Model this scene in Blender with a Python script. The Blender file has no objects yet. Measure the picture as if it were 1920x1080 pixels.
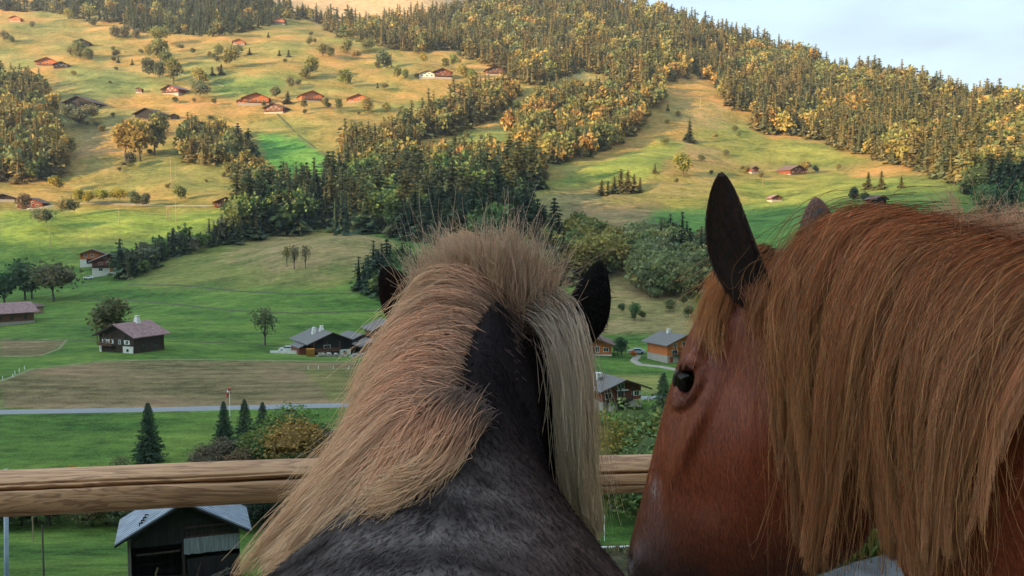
import bpy, math, random
import numpy as np
from mathutils import Vector, Matrix
R = math.radians
rng = np.random.default_rng(7)
random.seed(7)
S = bpy.context.scene
COL = S.collection

# ------------------------------------------------------------------ camera
F, HOR, EYE = 1700.0, 430.0, 1.70
PITCH = math.atan((540 - HOR) / F)
cam_d = bpy.data.cameras.new('camera'); cam = bpy.data.objects.new('camera', cam_d); COL.objects.link(cam)
cam.location = (0, 0, EYE); cam.rotation_euler = (math.pi/2 - PITCH, 0, 0)
cam_d.sensor_width = 36; cam_d.lens = 36 * F / 1920
cam_d.clip_start = 0.02; cam_d.clip_end = 20000
S.camera = cam

# ------------------------------------------------------------------ sun and sky
SUN_EL = R(12.5)
SUN_H = Vector((-0.80, -0.60)).normalized()          # horizontal direction towards the sun
sun_vec = Vector((SUN_H.x*math.cos(SUN_EL), SUN_H.y*math.cos(SUN_EL), math.sin(SUN_EL)))
sl = bpy.data.lights.new('sun', 'SUN'); sun = bpy.data.objects.new('sun', sl); COL.objects.link(sun)
sl.energy = 4.7; sl.angle = R(0.6); sl.color = (1.0, 0.67, 0.34)
sun.rotation_euler = (-sun_vec).to_track_quat('-Z', 'Y').to_euler()
sun.location = (0, 0, 900)
W = bpy.data.worlds.new('World'); S.world = W; W.use_nodes = True
nt = W.node_tree; nt.nodes.clear()
def N(t, typ, **kw):
    n = t.nodes.new(typ)
    for k, v in kw.items():
        if k.startswith('_'): setattr(n, k[1:], v)
    return n
out = nt.nodes.new('ShaderNodeOutputWorld'); bg = nt.nodes.new('ShaderNodeBackground')
sky = nt.nodes.new('ShaderNodeTexSky'); sky.sky_type = 'NISHITA'; sky.sun_disc = False
sky.sun_elevation = SUN_EL
sky.sun_rotation = math.atan2(SUN_H.x, SUN_H.y)
sky.altitude = 1100; sky.air_density = 1.0; sky.dust_density = 1.3; sky.ozone_density = 0.9
bg.inputs['Strength'].default_value = 0.15
# thin high cloud: noise on the sky direction, mixed towards a cloud white
tc = nt.nodes.new('ShaderNodeTexCoord'); mp = nt.nodes.new('ShaderNodeMapping')
mp.inputs['Scale'].default_value = (1.2, 1.2, 4.5)
nz = nt.nodes.new('ShaderNodeTexNoise'); nz.inputs['Scale'].default_value = 2.6; nz.inputs['Detail'].default_value = 6; nz.inputs['Roughness'].default_value = 0.5
rp = nt.nodes.new('ShaderNodeValToRGB'); rp.color_ramp.elements[0].position = 0.36; rp.color_ramp.elements[1].position = 0.62
rp.color_ramp.elements[0].color = (0.72, 0.72, 0.72, 1); rp.color_ramp.elements[1].color = (1, 1, 1, 1)
mx = nt.nodes.new('ShaderNodeMix'); mx.data_type = 'RGBA'
mx.inputs[7].default_value = (1.38, 1.62, 1.78, 1)
L = nt.links.new
L(tc.outputs['Generated'], mp.inputs[0]); L(mp.outputs[0], nz.inputs['Vector']); L(nz.outputs['Fac'], rp.inputs[0])
L(rp.outputs[0], mx.inputs[0]); L(sky.outputs[0], mx.inputs[6])
# the thin cloud glows brighter towards the sun
dt = nt.nodes.new('ShaderNodeVectorMath'); dt.operation = 'DOT_PRODUCT'; dt.inputs[1].default_value = sun_vec
gl = nt.nodes.new('ShaderNodeMapRange'); gl.interpolation_type = 'SMOOTHSTEP'; gl.inputs[1].default_value = -.35; gl.inputs[2].default_value = .95; gl.inputs[3].default_value = 1.0; gl.inputs[4].default_value = 3.4
cg = nt.nodes.new('ShaderNodeVectorMath'); cg.operation = 'SCALE'; cg.inputs[0].default_value = (1.20, 1.54, 1.76)
L(tc.outputs['Generated'], dt.inputs[0]); L(dt.outputs['Value'], gl.inputs[0]); L(gl.outputs[0], cg.inputs['Scale']); L(cg.outputs[0], mx.inputs[7]); L(mx.outputs[2], bg.inputs[0]); L(bg.outputs[0], out.inputs[0])
S.view_settings.view_transform = 'Standard'; S.view_settings.look = 'None'
S.view_settings.exposure = 1.78; S.view_settings.gamma = 1.0
S.cycles.max_bounces = 8; S.cycles.diffuse_bounces = 5; S.cycles.glossy_bounces = 2; S.cycles.transmission_bounces = 2
S.cycles.transparent_max_bounces = 4; S.cycles.volume_bounces = 0

# ------------------------------------------------------------------ rays through the picture
SP, CP = math.sin(PITCH), math.cos(PITCH)
def ray(px, py):
    cx = (np.asarray(px, float)-960)/F; cy = (540-np.asarray(py, float))/F
    y = CP + cy*SP
    return cx/y, (-SP + cy*CP)/y            # x/y and (z-EYE)/y
def pt(px, py, D):
    u, s = ray(px, py)
    return Vector((float(u)*D, D, EYE+float(s)*D))

# ------------------------------------------------------------------ terrain height
# for some directions (given as picture columns): forward distance -> picture row of the ground there
near_l = [(0.5,3000),(3.2,1333),(5,1340),(8,1300),(14,1255),(25,1205),(40,1145),(58,1092),(70,1050),(88,1002)]
near_m = [(0.5,3000),(4.8,1032),(6,1110),(10,1210),(16,1215),(25,1190),(40,1140),(58,1092),(70,1050),(88,1002)]
near_r = [(0.5,3000),(6.0,912),(7.5,985),(12,1120),(20,1160),(30,1150),(45,1120),(58,1090),(70,1050),(88,1002)]
cols = {
 -900: near_l+[(110,889),(150,768),(200,684),(250,645),(300,610),(350,580),(400,550),(450,500),(500,470),(600,420),(700,370),(850,300),(1000,240),(1300,160),(1700,60),(2500,-40),(4500,-60)],
 -300: near_l+[(110,889),(150,768),(200,684),(250,645),(300,603),(350,560),(400,515),(450,460),(500,415),(600,340),(700,260),(850,165),(1000,90),(1250,20),(1700,-60),(2500,-60),(4500,0)],
 0:    near_l+[(110,889),(150,769),(200,684),(250,645),(292,604),(340,575),(380,545),(420,508),(470,445),(520,398),(545,383),(600,338),(700,252),(770,200),(850,148),(950,98),(1060,50),(1250,10),(1600,-60),(2200,-70),(4500,0)],
 240:  near_l+[(110,889),(150,767),(200,684),(224,656),(260,625),(300,595),(345,560),(385,528),(420,503),(470,442),(520,398),(545,383),(600,338),(700,256),(770,205),(850,150),(950,100),(1060,60),(1250,15),(1600,-60),(2200,-70),(4500,0)],
 440:  near_l+[(110,889),(150,765),(200,684),(240,652),(300,588),(340,550),(375,510),(405,478),(430,470),(455,470),(480,440),(520,402),(545,386),(600,335),(690,262),(770,205),(850,150),(950,100),(1060,62),(1200,20),(1500,-30),(2000,-20),(4500,0)],
 640:  near_l+[(110,889),(150,762),(200,684),(240,660),(290,600),(325,550),(360,500),(395,455),(420,434),(445,450),(470,455),(500,440),(540,405),(600,352),(690,268),(770,210),(850,160),(950,100),(1060,72),(1200,55),(1300,40),(1500,60),(1800,90),(2200,60),(2600,15),(3200,-70),(4500,-60)],
 800:  near_m+[(110,889),(150,762),(200,684),(240,660),(290,602),(330,548),(365,505),(400,470),(430,455),(460,450),(500,420),(560,365),(640,300),(720,250),(790,205),(850,160),(950,112),(1060,85),(1200,55),(1350,28),(1500,48),(1800,80),(2200,50),(2600,5),(3200,-70),(4500,-60)],
 960:  near_m+[(110,889),(150,762),(200,684),(240,660),(290,602),(330,548),(370,500),(410,460),(450,425),(500,388),(560,345),(640,295),(720,252),(800,205),(860,172),(950,130),(1060,90),(1200,45),(1400,0),(1600,-40),(1800,0),(2500,60),(4500,40)],
 1200: near_m+[(110,889),(150,765),(200,700),(240,655),(290,600),(330,545),(370,490),(420,432),(470,398),(520,370),(570,332),(650,284),(730,240),(800,200),(900,155),(1080,85),(1300,28),(1400,8),(1600,40),(2500,60),(4500,40)],
 1440: near_r+[(110,889),(150,765),(200,700),(240,650),(290,592),(330,545),(380,480),(430,430),(470,400),(510,380),(560,350),(640,318),(720,280),(820,222),(980,160),(1150,112),(1300,84),(1500,120),(2500,180),(4500,150)],
 1680: near_r+[(110,889),(150,765),(200,700),(240,640),(290,580),(340,510),(380,450),(410,415),(450,388),(540,348),(640,300),(740,252),(880,200),(1080,148),(1250,180),(2500,240),(4500,200)],
 1920: near_r+[(110,889),(150,765),(200,700),(240,640),(290,570),(340,490),(380,440),(420,400),(470,365),(520,335),(640,272),(760,230),(900,198),(1100,230),(2500,280),(4500,250)],
 2400: near_r+[(110,889),(150,765),(200,700),(240,640),(290,570),(340,490),(400,420),(480,360),(560,320),(680,285),(820,262),(1100,300),(2500,330),(4500,330)],
 3200: near_r+[(110,889),(150,765),(200,700),(240,650),(290,600),(340,560),(400,500),(480,440),(600,400),(800,370),(1100,380),(2500,380),(4500,380)],
}
DG = np.geomspace(0.5, 4800, 420); LG = np.log(DG)
def pchip_like(lx, ly, X):
    # monotone-friendly cubic Hermite
    lx = np.array(lx); ly = np.array(ly); d = np.diff(ly)/np.diff(lx)
    m = np.zeros(len(lx)); m[0] = d[0]; m[-1] = d[-1]
    for i in range(1, len(lx)-1):
        m[i] = 0 if d[i-1]*d[i] <= 0 else 2*d[i-1]*d[i]/(d[i-1]+d[i])
    i = np.clip(np.searchsorted(lx, X)-1, 0, len(lx)-2); h = lx[i+1]-lx[i]; t = np.clip((X-lx[i])/h, 0, 1)
    return ((1+2*t)*(1-t)**2*ly[i] + t*(1-t)**2*h*m[i] + t*t*(3-2*t)*ly[i+1] + t*t*(t-1)*h*m[i+1])
cu, tab = [], []
for px, lst in sorted(cols.items()):
    cu.append(float(ray(px, 430)[0]))
    D = np.array([a for a, b in lst]); s = ray(px, [b for a, b in lst])[1]
    s = np.where(D < 1, -EYE/D, s)
    z = EYE + s*D
    zz = pchip_like(np.log(D), s, LG)*DG + EYE
    zz[DG < 2.6] = 0
    k = np.ones(5)/5; zs = np.convolve(np.pad(zz, 2, 'edge'), k, 'valid')
    zz = np.where(DG > 90, zs, zz)
    tab.append(zz)
cu = np.array(cu); tab = np.array(tab)
def front_h(u, D):
    ld = np.log(np.clip(D, .51, 4700)); fi = (ld-LG[0])/(LG[1]-LG[0]); i = np.clip(fi.astype(int), 0, len(LG)-2); t = fi-i
    uc = np.clip(u, cu[0]+1e-6, cu[-1]-1e-6); j = np.clip(np.searchsorted(cu, uc)-1, 0, len(cu)-2)
    w = (uc-cu[j])/(cu[j+1]-cu[j])
    def row(jj):
        jj = np.clip(jj, 0, len(cu)-1); return tab[jj, i]*(1-t)+tab[jj, i+1]*t
    p0, p1, p2, p3 = row(j-1), row(j), row(j+1), row(j+2)
    g = np.clip(j-1, 0, 99); 
    h = cu[j+1]-cu[j]
    h0 = np.where(j > 0, cu[j]-cu[np.maximum(j-1, 0)], h); h2 = np.where(j < len(cu)-2, cu[np.minimum(j+2, len(cu)-1)]-cu[j+1], h)
    m1 = np.where(j > 0, (p2-p0)/(h+h0), (p2-p1)/h)*h; m2 = np.where(j < len(cu)-2, (p3-p1)/(h+h2), (p2-p1)/h)*h
    w2, w3 = w*w, w*w*w
    return (2*w3-3*w2+1)*p1 + (w3-2*w2+w)*m1 + (-2*w3+3*w2)*p2 + (w3-w2)*m2
_perm = rng.random((64, 64))
def vnoise(x, y):
    xi = np.floor(x).astype(int); yi = np.floor(y).astype(int); fx = x-xi; fy = y-yi
    fx = fx*fx*(3-2*fx); fy = fy*fy*(3-2*fy)
    g = lambda a, b: _perm[a % 64, b % 64]
    return (g(xi, yi)*(1-fx)+g(xi+1, yi)*fx)*(1-fy) + (g(xi, yi+1)*(1-fx)+g(xi+1, yi+1)*fx)*fy - .5
def smooth(a, b, x):
    t = np.clip((x-a)/(b-a), 0, 1); return t*t*(3-2*t)
RIDGE_Y = -700.0
def ridge_h(x):
    return np.interp(x, [-2600, -1900, -1450, -1250, 0], [330, 392, 452, 470, 480]) + 14*vnoise(x/160.0, x*0+3.3) + 9*vnoise(x/40.0, x*0+9.3)
def back_h(x, y):
    zc = np.interp(y, [0, 5, 10, 25, 60, 110, 240, 330, 420, 600, 900, 1300, 2000, 4800], [0, 0, -3, -10, -22, -28, -30, -24, -10, 40, 130, 260, 420, 420])
    H = ridge_h(x)
    up = np.where(y > RIDGE_Y, H*smooth(0, 1, np.clip(-(y+6)/(-RIDGE_Y-6), 0, 1)*.86+.07*0), 0)
    tt = np.clip(-(y+8)/(-RIDGE_Y-8), 0, 1)
    up = H*(0.35*tt+0.65*tt*tt*(3-2*tt))
    dn = H*np.exp(-((y-RIDGE_Y)/900.0)**2)
    return np.where(y >= 0, zc, np.where(y > RIDGE_Y, up, dn))
def height(x, y):
    x = np.asarray(x, float); y = np.asarray(y, float)
    r = np.hypot(x, y)+1e-9; th = np.abs(np.arctan2(x, y))
    w = 1-smooth(R(44), R(62), th)
    D = np.maximum(y, 0.5)
    f = front_h(x/np.maximum(D, .5), D)
    h = f*w + back_h(x, y)*(1-w)
    h = h*smooth(2.0, 3.4, r)
    # relief: hummocks and folds on the slopes, nearly none on the valley floor
    a = smooth(280, 560, y)*(r > 10)
    a2 = smooth(12, 60, r)*0.35*(1-smooth(95, 105, y)*(1-smooth(200, 330, y))*0.85)
    h = h + a*(7.5*vnoise(x/75+3, y/60) + 4.0*vnoise(x/32, y/26+7) + 1.6*vnoise(x/12, y/10) + 1.5*vnoise(x/55+9, y/8) + .5*vnoise(x/20, y/3.5)) + a2*(0.5*vnoise(x/9, y/9+2)+1.1*vnoise(x/25, y/25))
    return h
def at(px, py, dmin=9.0):
    """ground point seen at a picture position"""
    u, s = ray(px, py); D = np.geomspace(dmin, 4500, 2500)
    hz = height(u*D, D) - (EYE+s*D)
    k = np.argmax(hz > 0)
    if not (hz > 0).any(): return None
    if k > 0:
        t = hz[k-1]/(hz[k-1]-hz[k]); d = D[k-1]+(D[k]-D[k-1])*t
    else: d = D[0]
    return Vector((float(u)*d, float(d), float(height(u*d, d))))
def at_many(PX, PY, dmin=60.0):
    PX = np.asarray(PX, float); PY = np.asarray(PY, float); u, s = ray(PX, PY)
    D = np.geomspace(dmin, 4500, 900); out = np.zeros((len(PX), 3)); out[:, 1] = np.nan
    done = np.zeros(len(PX), bool); prev = None
    for k, d in enumerate(D):
        hz = height(u*d, np.full(len(PX), d)) - (EYE+s*d)
        if k > 0:
            hit = (~done) & (hz > 0)
            t = prev[hit]/(prev[hit]-hz[hit]-1e-12); dd = D[k-1]+(d-D[k-1])*np.clip(t, 0, 1)
            out[hit, 0] = u[hit]*dd; out[hit, 1] = dd; done |= hit
        prev = hz
    ok = done; out[ok, 2] = height(out[ok, 0], out[ok, 1])
    return out, ok
def ground_at(px, D):
    u = float(ray(px, 430)[0]); return Vector((u*D, D, float(height(u*D, D))))

# ------------------------------------------------------------------ object helpers
def link(o, parent=None):
    COL.objects.link(o)
    if parent is not None: o.parent = parent
    return o
def tag(o, label=None, cat=None, group=None, kind=None):
    if label: o['label'] = label
    if cat: o['category'] = cat
    if group: o['group'] = group
    if kind: o['kind'] = kind
    return o
def empty(name, loc, rz=0.0, label=None, cat=None, group=None):
    o = bpy.data.objects.new(name, None); o.empty_display_size = .3; COL.objects.link(o)
    o.location = loc; o.rotation_euler = (0, 0, rz); return tag(o, label, cat, group)
def quads_mesh(name, V, Q, mats=(), mi=None, col=None, smooth_=False):
    V = np.asarray(V, np.float32); Q = np.asarray(Q, np.int32)
    me = bpy.data.meshes.new(name); me.vertices.add(len(V)); me.vertices.foreach_set('co', V.ravel())
    k = Q.shape[1]; me.loops.add(Q.size); me.loops.foreach_set('vertex_index', Q.ravel())
    me.polygons.add(len(Q)); me.polygons.foreach_set('loop_start', np.arange(0, Q.size, k, dtype=np.int32))
    try: me.polygons.foreach_set('loop_total', np.full(len(Q), k, np.int32))
    except Exception: pass
    if mi is not None: me.polygons.foreach_set('material_index', np.asarray(mi, np.int32))
    me.polygons.foreach_set('use_smooth', np.full(len(Q), bool(smooth_)))
    for m in mats: me.materials.append(m)
    if col is not None:
        ca = me.color_attributes.new('col', 'FLOAT_COLOR', 'POINT'); c4 = np.ones((len(V), 4), np.float32); c4[:, :3] = col
        ca.data.foreach_set('color', c4.ravel())
    me.update(calc_edges=True); me.validate(); return me
class MB:
    """collects boxes, bars and tubes into one mesh"""
    def __init__(s): s.v = []; s.f = []
    def add(s, v, f):
        o = len(s.v); s.v += [tuple(a) for a in v]; s.f += [tuple(i+o for i in q) for q in f]; return s
    def box(s, x0, x1, y0, y1, z0, z1, M=None):
        v = [Vector(p) for p in ((x0,y0,z0),(x1,y0,z0),(x1,y1,z0),(x0,y1,z0),(x0,y0,z1),(x1,y0,z1),(x1,y1,z1),(x0,y1,z1))]
        if M is not None: v = [M @ p for p in v]
        return s.add(v, [(0,3,2,1),(4,5,6,7),(0,1,5,4),(1,2,6,5),(2,3,7,6),(3,0,4,7)])
    def tube(s, pts, rad, n=8, cap=True):
        pts = [Vector(p) for p in pts]; rad = rad if hasattr(rad, '__len__') else [rad]*len(pts)
        vs, fs = [], []
        up = Vector((0, 0, 1))
        for i, p in enumerate(pts):
            d = (pts[min(i+1, len(pts)-1)]-pts[max(i-1, 0)]).normalized()
            a = d.cross(up if abs(d.z) < .9 else Vector((1, 0, 0))).normalized(); b = d.cross(a)
            for k in range(n):
                t = 2*math.pi*k/n; vs.append(p+(a*math.cos(t)+b*math.sin(t))*rad[i])
        for i in range(len(pts)-1):
            for k in range(n):
                fs.append((i*n+k, i*n+(k+1) % n, (i+1)*n+(k+1) % n, (i+1)*n+k))
        if cap: fs.append(tuple(range(n))); fs.append(tuple(reversed([(len(pts)-1)*n+k for k in range(n)])))
        return s.add(vs, fs)
    def build(s, name, mat, parent=None, smooth_=False, loc=None):
        me = bpy.data.meshes.new(name); me.from_pydata(s.v, [], s.f); me.update()
        import bmesh
        bm = bmesh.new(); bm.from_mesh(me); bmesh.ops.recalc_face_normals(bm, faces=bm.faces); bm.to_mesh(me); bm.free()
        if mat: me.materials.append(mat)
        if smooth_: me.polygons.foreach_set('use_smooth', [True]*len(me.polygons))
        o = bpy.data.objects.new(name, me); link(o, parent)
        if loc: o.location = loc
        return o
def copy_tree(o, parent=None):
    c = o.copy(); COL.objects.link(c); c.parent = parent
    for ch in list(o.children): copy_tree(ch, c)
    return c

# ------------------------------------------------------------------ materials
def mat_new(name):
    m = bpy.data.materials.new(name); m.use_nodes = True; t = m.node_tree
    return m, t, t.nodes['Principled BSDF']
def noisy(name, c1, c2, scale=3.0, rough=.85, bump=.3, stretch=(1, 1, 1), spec=.3, detail=6, obj=True, bdist=.02, lo=.35, hi=.65, metal=0):
    m, t, b = mat_new(name); L = t.links.new
    tc = t.nodes.new('ShaderNodeTexCoord'); mp = t.nodes.new('ShaderNodeMapping'); mp.inputs['Scale'].default_value = stretch
    nz = t.nodes.new('ShaderNodeTexNoise'); nz.inputs['Scale'].default_value = scale; nz.inputs['Detail'].default_value = detail
    rp = t.nodes.new('ShaderNodeValToRGB'); rp.color_ramp.elements[0].position = lo; rp.color_ramp.elements[1].position = hi
    rp.color_ramp.elements[0].color = (*c1, 1); rp.color_ramp.elements[1].color = (*c2, 1)
    L(tc.outputs['Object'], mp.inputs[0]); L(mp.outputs[0], nz.inputs['Vector']); L(nz.outputs['Fac'], rp.inputs[0]); L(rp.outputs[0], b.inputs['Base Color'])
    if bump:
        bp = t.nodes.new('ShaderNodeBump'); bp.inputs['Strength'].default_value = bump; bp.inputs['Distance'].default_value = bdist
        L(nz.outputs['Fac'], bp.inputs['Height']); L(bp.outputs[0], b.inputs['Normal'])
    b.inputs['Roughness'].default_value = rough; b.inputs['Specular IOR Level'].default_value = spec; b.inputs['Metallic'].default_value = metal
    return m
M = {}
M['wood_dark'] = noisy('dark_timber', (.022,.014,.011), (.060,.036,.026), 1.2, stretch=(6,6,.4))
M['wood_black'] = noisy('blackened_timber', (.006,.006,.0065), (.016,.014,.014), 1.2, stretch=(6,6,.4))
M['wood_brown'] = noisy('brown_timber', (.085,.035,.02), (.16,.07,.038), 1.2, stretch=(.4,.4,7))
M['wood_orange'] = noisy('honey_timber', (.36,.10,.028), (.54,.17,.05), 1.2, stretch=(.4,.4,7))
M['wood_red'] = noisy('red_timber', (.13,.032,.018), (.22,.062,.032), 1.2, stretch=(.4,.4,7))
M['roof_slate'] = noisy('slate_roof', (.085,.080,.080), (.165,.155,.155), 1.5, stretch=(1,5,5), rough=.8, spec=.25)
M['roof_metal'] = noisy('metal_roof', (.15,.18,.235), (.26,.30,.37), .8, stretch=(.4,3,3), rough=.45, spec=.6)
M['roof_rust'] = noisy('rusty_roof', (.17,.085,.085), (.28,.17,.17), 1.2, rough=.7)
M['roof_brown'] = noisy('brown_roof', (.085,.05,.042), (.15,.095,.08), 1.5, rough=.8)
M['plaster'] = noisy('white_plaster', (.50,.48,.44), (.68,.66,.61), 2.0)
M['stone'] = noisy('field_stone', (.20,.18,.155), (.42,.38,.33), 4.0, bump=.6)
M['glass'] = noisy('window_glass', (.012,.014,.018), (.03,.034,.04), 1.0, rough=.12, bump=0, spec=.8)
M['white'] = noisy('white_paint', (.62,.62,.60), (.78,.78,.76), 3.0, bump=.1)
M['concrete'] = noisy('concrete', (.28,.27,.26), (.40,.39,.37), 3.0)
M['bark'] = noisy('bark', (.055,.045,.035), (.12,.10,.08), 6.0, stretch=(1,1,.3))
M['pole'] = noisy('weathered_pole', (.20,.15,.09), (.34,.26,.16), 4.0, stretch=(1,1,.2))
M['grey_pole'] = noisy('galvanised_pole', (.18,.24,.29), (.28,.34,.40), 4.0, rough=.4, spec=.6, bump=.05)
M['asphalt'] = noisy('asphalt', (.15,.155,.17), (.24,.245,.26), 9.0, bump=.2)
M['car_paint'] = noisy('car_paint', (.6,.62,.63), (.7,.71,.72), 1.0, rough=.25, bump=0, spec=.6)
M['tyre'] = noisy('tyre_rubber', (.012,.012,.012), (.03,.03,.03), 4.0)
M['orange_awning'] = noisy('orange_fabric', (.55,.20,.04), (.7,.30,.07), 2.0)
M['red_cloth'] = noisy('red_fabric', (.45,.04,.03), (.55,.07,.05), 2.0)
def foliage(name, from_obj, v=.5):
    m, t, b = mat_new(name); L = t.links.new
    at_ = t.nodes.new('ShaderNodeAttribute'); at_.attribute_name = 'col'
    if from_obj:
        oi = t.nodes.new('ShaderNodeObjectInfo'); mu = t.nodes.new('ShaderNodeMix'); mu.data_type = 'RGBA'; mu.blend_type = 'MULTIPLY'; mu.inputs[0].default_value = 1
        L(oi.outputs['Color'], mu.inputs[6]); L(at_.outputs['Color'], mu.inputs[7]); src = mu.outputs[2]
    else: src = at_.outputs['Color']
    L(src, b.inputs['Base Color']); b.inputs['Roughness'].default_value = .75; b.inputs['Specular IOR Level'].default_value = .25
    tr = t.nodes.new('ShaderNodeBsdfTranslucent'); ms = t.nodes.new('ShaderNodeMixShader'); ms.inputs[0].default_value = .22
    L(src, tr.inputs['Color']); L(b.outputs[0], ms.inputs[1]); L(tr.outputs[0], ms.inputs[2])
    L(ms.outputs[0], t.nodes['Material Output'].inputs['Surface']); return m
M['leaf_obj'] = foliage('foliage', True)
M['leaf_mass'] = foliage('foliage_mass', False)
# ------------------------------------------------------------------ the ground: one sheet all round the camera
pc = np.concatenate([np.arange(-420, 2341, 3.7)])
th_f = np.arctan(ray(pc, 430)[0])
th = np.concatenate([np.arange(-math.pi, th_f[0]-R(1), R(2.2)), th_f, np.arange(th_f[-1]+R(1), math.pi-R(.5), R(2.2))])
DR = np.concatenate([np.geomspace(.7, 60, 130)[:-1], np.geomspace(60, 4700, 420)])
cth = np.maximum(np.cos(th), .5)
Rr = DR[None, :]/cth[:, None]
GX = Rr*np.sin(th)[:, None]; GY = Rr*np.cos(th)[:, None]
nth, nd = GX.shape
gx, gy = GX.ravel(), GY.ravel(); gz = height(gx, gy)

# colours of fields and grass, laid out as polygons on the ground (corner points are looked up on the terrain)
GREEN = (.088,.160,.030); LUSH = (.088,.168,.030); DRY = (.300,.185,.055); OLIVE = (.165,.160,.045); TAN = (.29,.205,.095)
BROWN = (.190,.140,.070); YEL = (.19,.175,.040)
def poly_world(pp, dmin=60):
    o, ok = at_many([p[0] for p in pp], [p[1] for p in pp], dmin); o = o[ok]
    return o[:, :2]
def inside(poly, x, y):
    c = np.zeros(len(x), bool); n = len(poly); j = n-1
    for i in range(n):
        xi, yi = poly[i]; xj, yj = poly[j]
        m = ((yi > y) != (yj > y)) & (x < (xj-xi)*(y-yi)/(yj-yi+1e-12)+xi); c ^= m; j = i
    return c
base = np.zeros((len(gx), 3)); base[:] = GREEN
ZS = 1.30
n1 = vnoise(gx/60, gy/60)+.5*vnoise(gx/23+5, gy/23)+.25*vnoise(gx/9, gy/9+8)
k = smooth(430, 620, gy)[:, None]*1.0
mixc = np.clip(.62+1.5*n1, 0, 1)[:, None]
base = base*(1-k) + k*(np.array(OLIVE)*(1-mixc)+np.array(DRY)*mixc)
zones = [
 # (corner points in the picture, colour, strength, irregularity)
 ([(0,490),(0,395),(130,400),(420,395),(430,420),(300,480),(150,500)], (.105,.150,.026), .9, .3),
 ([(60,440),(200,430),(290,440),(180,470)], OLIVE, .6, .6),
 ([(250,520),(340,470),(460,440),(640,430),(740,455),(760,500),(620,545),(480,540),(240,537)], OLIVE, .85, .5),
 ([(450,450),(600,432),(740,455),(760,495),(700,520),(540,515),(440,490)], TAN, .75, .8),
 ([(0,635),(125,638),(75,668),(0,668)], BROWN, 1, .1),
 ([(0,765),(0,715),(60,693),(190,678),(330,675),(690,680),(690,760),(250,770)], BROWN, 1, .15),
 ([(565,692),(690,690),(720,760),(620,752)], (.125,.118,.040), 1, .1),
 ([(1100,700),(1240,702),(1240,738),(1100,735)], (.145,.150,.042), 1, .1),
 ([(1100,800),(1300,800),(1300,640),(1100,635)], GREEN, .0, .1),
 ([(1100,625),(1090,520),(1150,450),(1200,400),(1250,440),(1290,560),(1330,625)], TAN, .85, .35),
 ([(1130,600),(1110,560),(1330,560),(1330,600)], OLIVE, .4, .7),
 ([(1000,370),(1100,355),(1240,360),(1230,400),(1190,440),(1080,440),(980,420)], (.16,.125,.06), .8, .5),
 ([(1060,400),(1100,370),(1230,380),(1190,430),(1120,440)], (.20,.125,.06), .7, .8),
 ([(1190,450),(1230,395),(1340,385),(1460,380),(1850,385),(1900,440),(1400,520)], (.058,.125,.026), .9, .3),
 ([(1110,360),(1250,340),(1330,300),(1460,330),(1500,380),(1240,385)], YEL, .6, .6),
 ([(1220,340),(1330,330),(1330,362),(1230,370)], TAN, .6, .9),
 ([(1380,345),(1560,320),(1830,360),(1840,380),(1420,385)], (.115,.145,.028), .8, .4),
 ([(1290,250),(1370,225),(1560,275),(1640,300),(1440,305),(1300,290)], (.125,.145,.030), .8, .4),
 ([(1250,270),(1300,262),(1380,290),(1300,315),(1255,300)], (.19,.13,.06), .7, .8),
 ([(1250,215),(1290,185),(1380,215),(1400,235),(1300,240)], (.19,.145,.06), .7, .7),
 ([(1010,345),(1100,315),(1240,255),(1290,270),(1230,330),(1090,350)], (.115,.150,.030), .9, .3),
 ([(480,250),(560,258),(600,285),(635,310),(585,352),(520,350),(500,300)], (.060,.150,.030), 1, .15),
 ([(635,310),(680,330),(640,360),(585,352)], (.13,.165,.03), .9, .3),
 ([(780,300),(880,275),(960,290),(900,320),(800,320)], DRY, .7, .6),
 ([(830,290),(850,250),(960,240),(960,265),(850,285)], (.10,.13,.035), .9, .3),
 ([(940,225),(1000,170),(1060,150),(1130,140),(1100,160),(990,210)], (.14,.145,.035), .9, .4),
 ([(1040,150),(1090,137),(1135,140),(1110,160)], TAN, .6, .6),
 ([(100,130),(240,125),(310,162),(220,180),(150,200),(105,170)], (.085,.115,.036), .85, .4),
 ([(110,200),(300,205),(240,240),(110,240)], (.075,.10,.036), .7, .5),
 ([(390,160),(470,143),(530,150),(520,180),(400,182)], (.085,.130,.032), .9, .3),
 ([(0,95),(75,118),(60,140),(0,130)], (.085,.12,.035), .8, .4),
 ([(640,195),(800,190),(800,215),(640,215)], (.10,.13,.035), .7, .5),
 ([(140,235),(215,235),(200,290),(130,300)], (.16,.12,.065), .7, .6),
 ([(130,300),(300,290),(330,350),(130,340)], (.11,.12,.036), .7, .6),
 ([(0,1080),(0,990),(700,990),(700,1080)], LUSH, 0, 0),
]
nzA = vnoise(gx/14, gy/14)+.6*vnoise(gx/5, gy/5)
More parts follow.
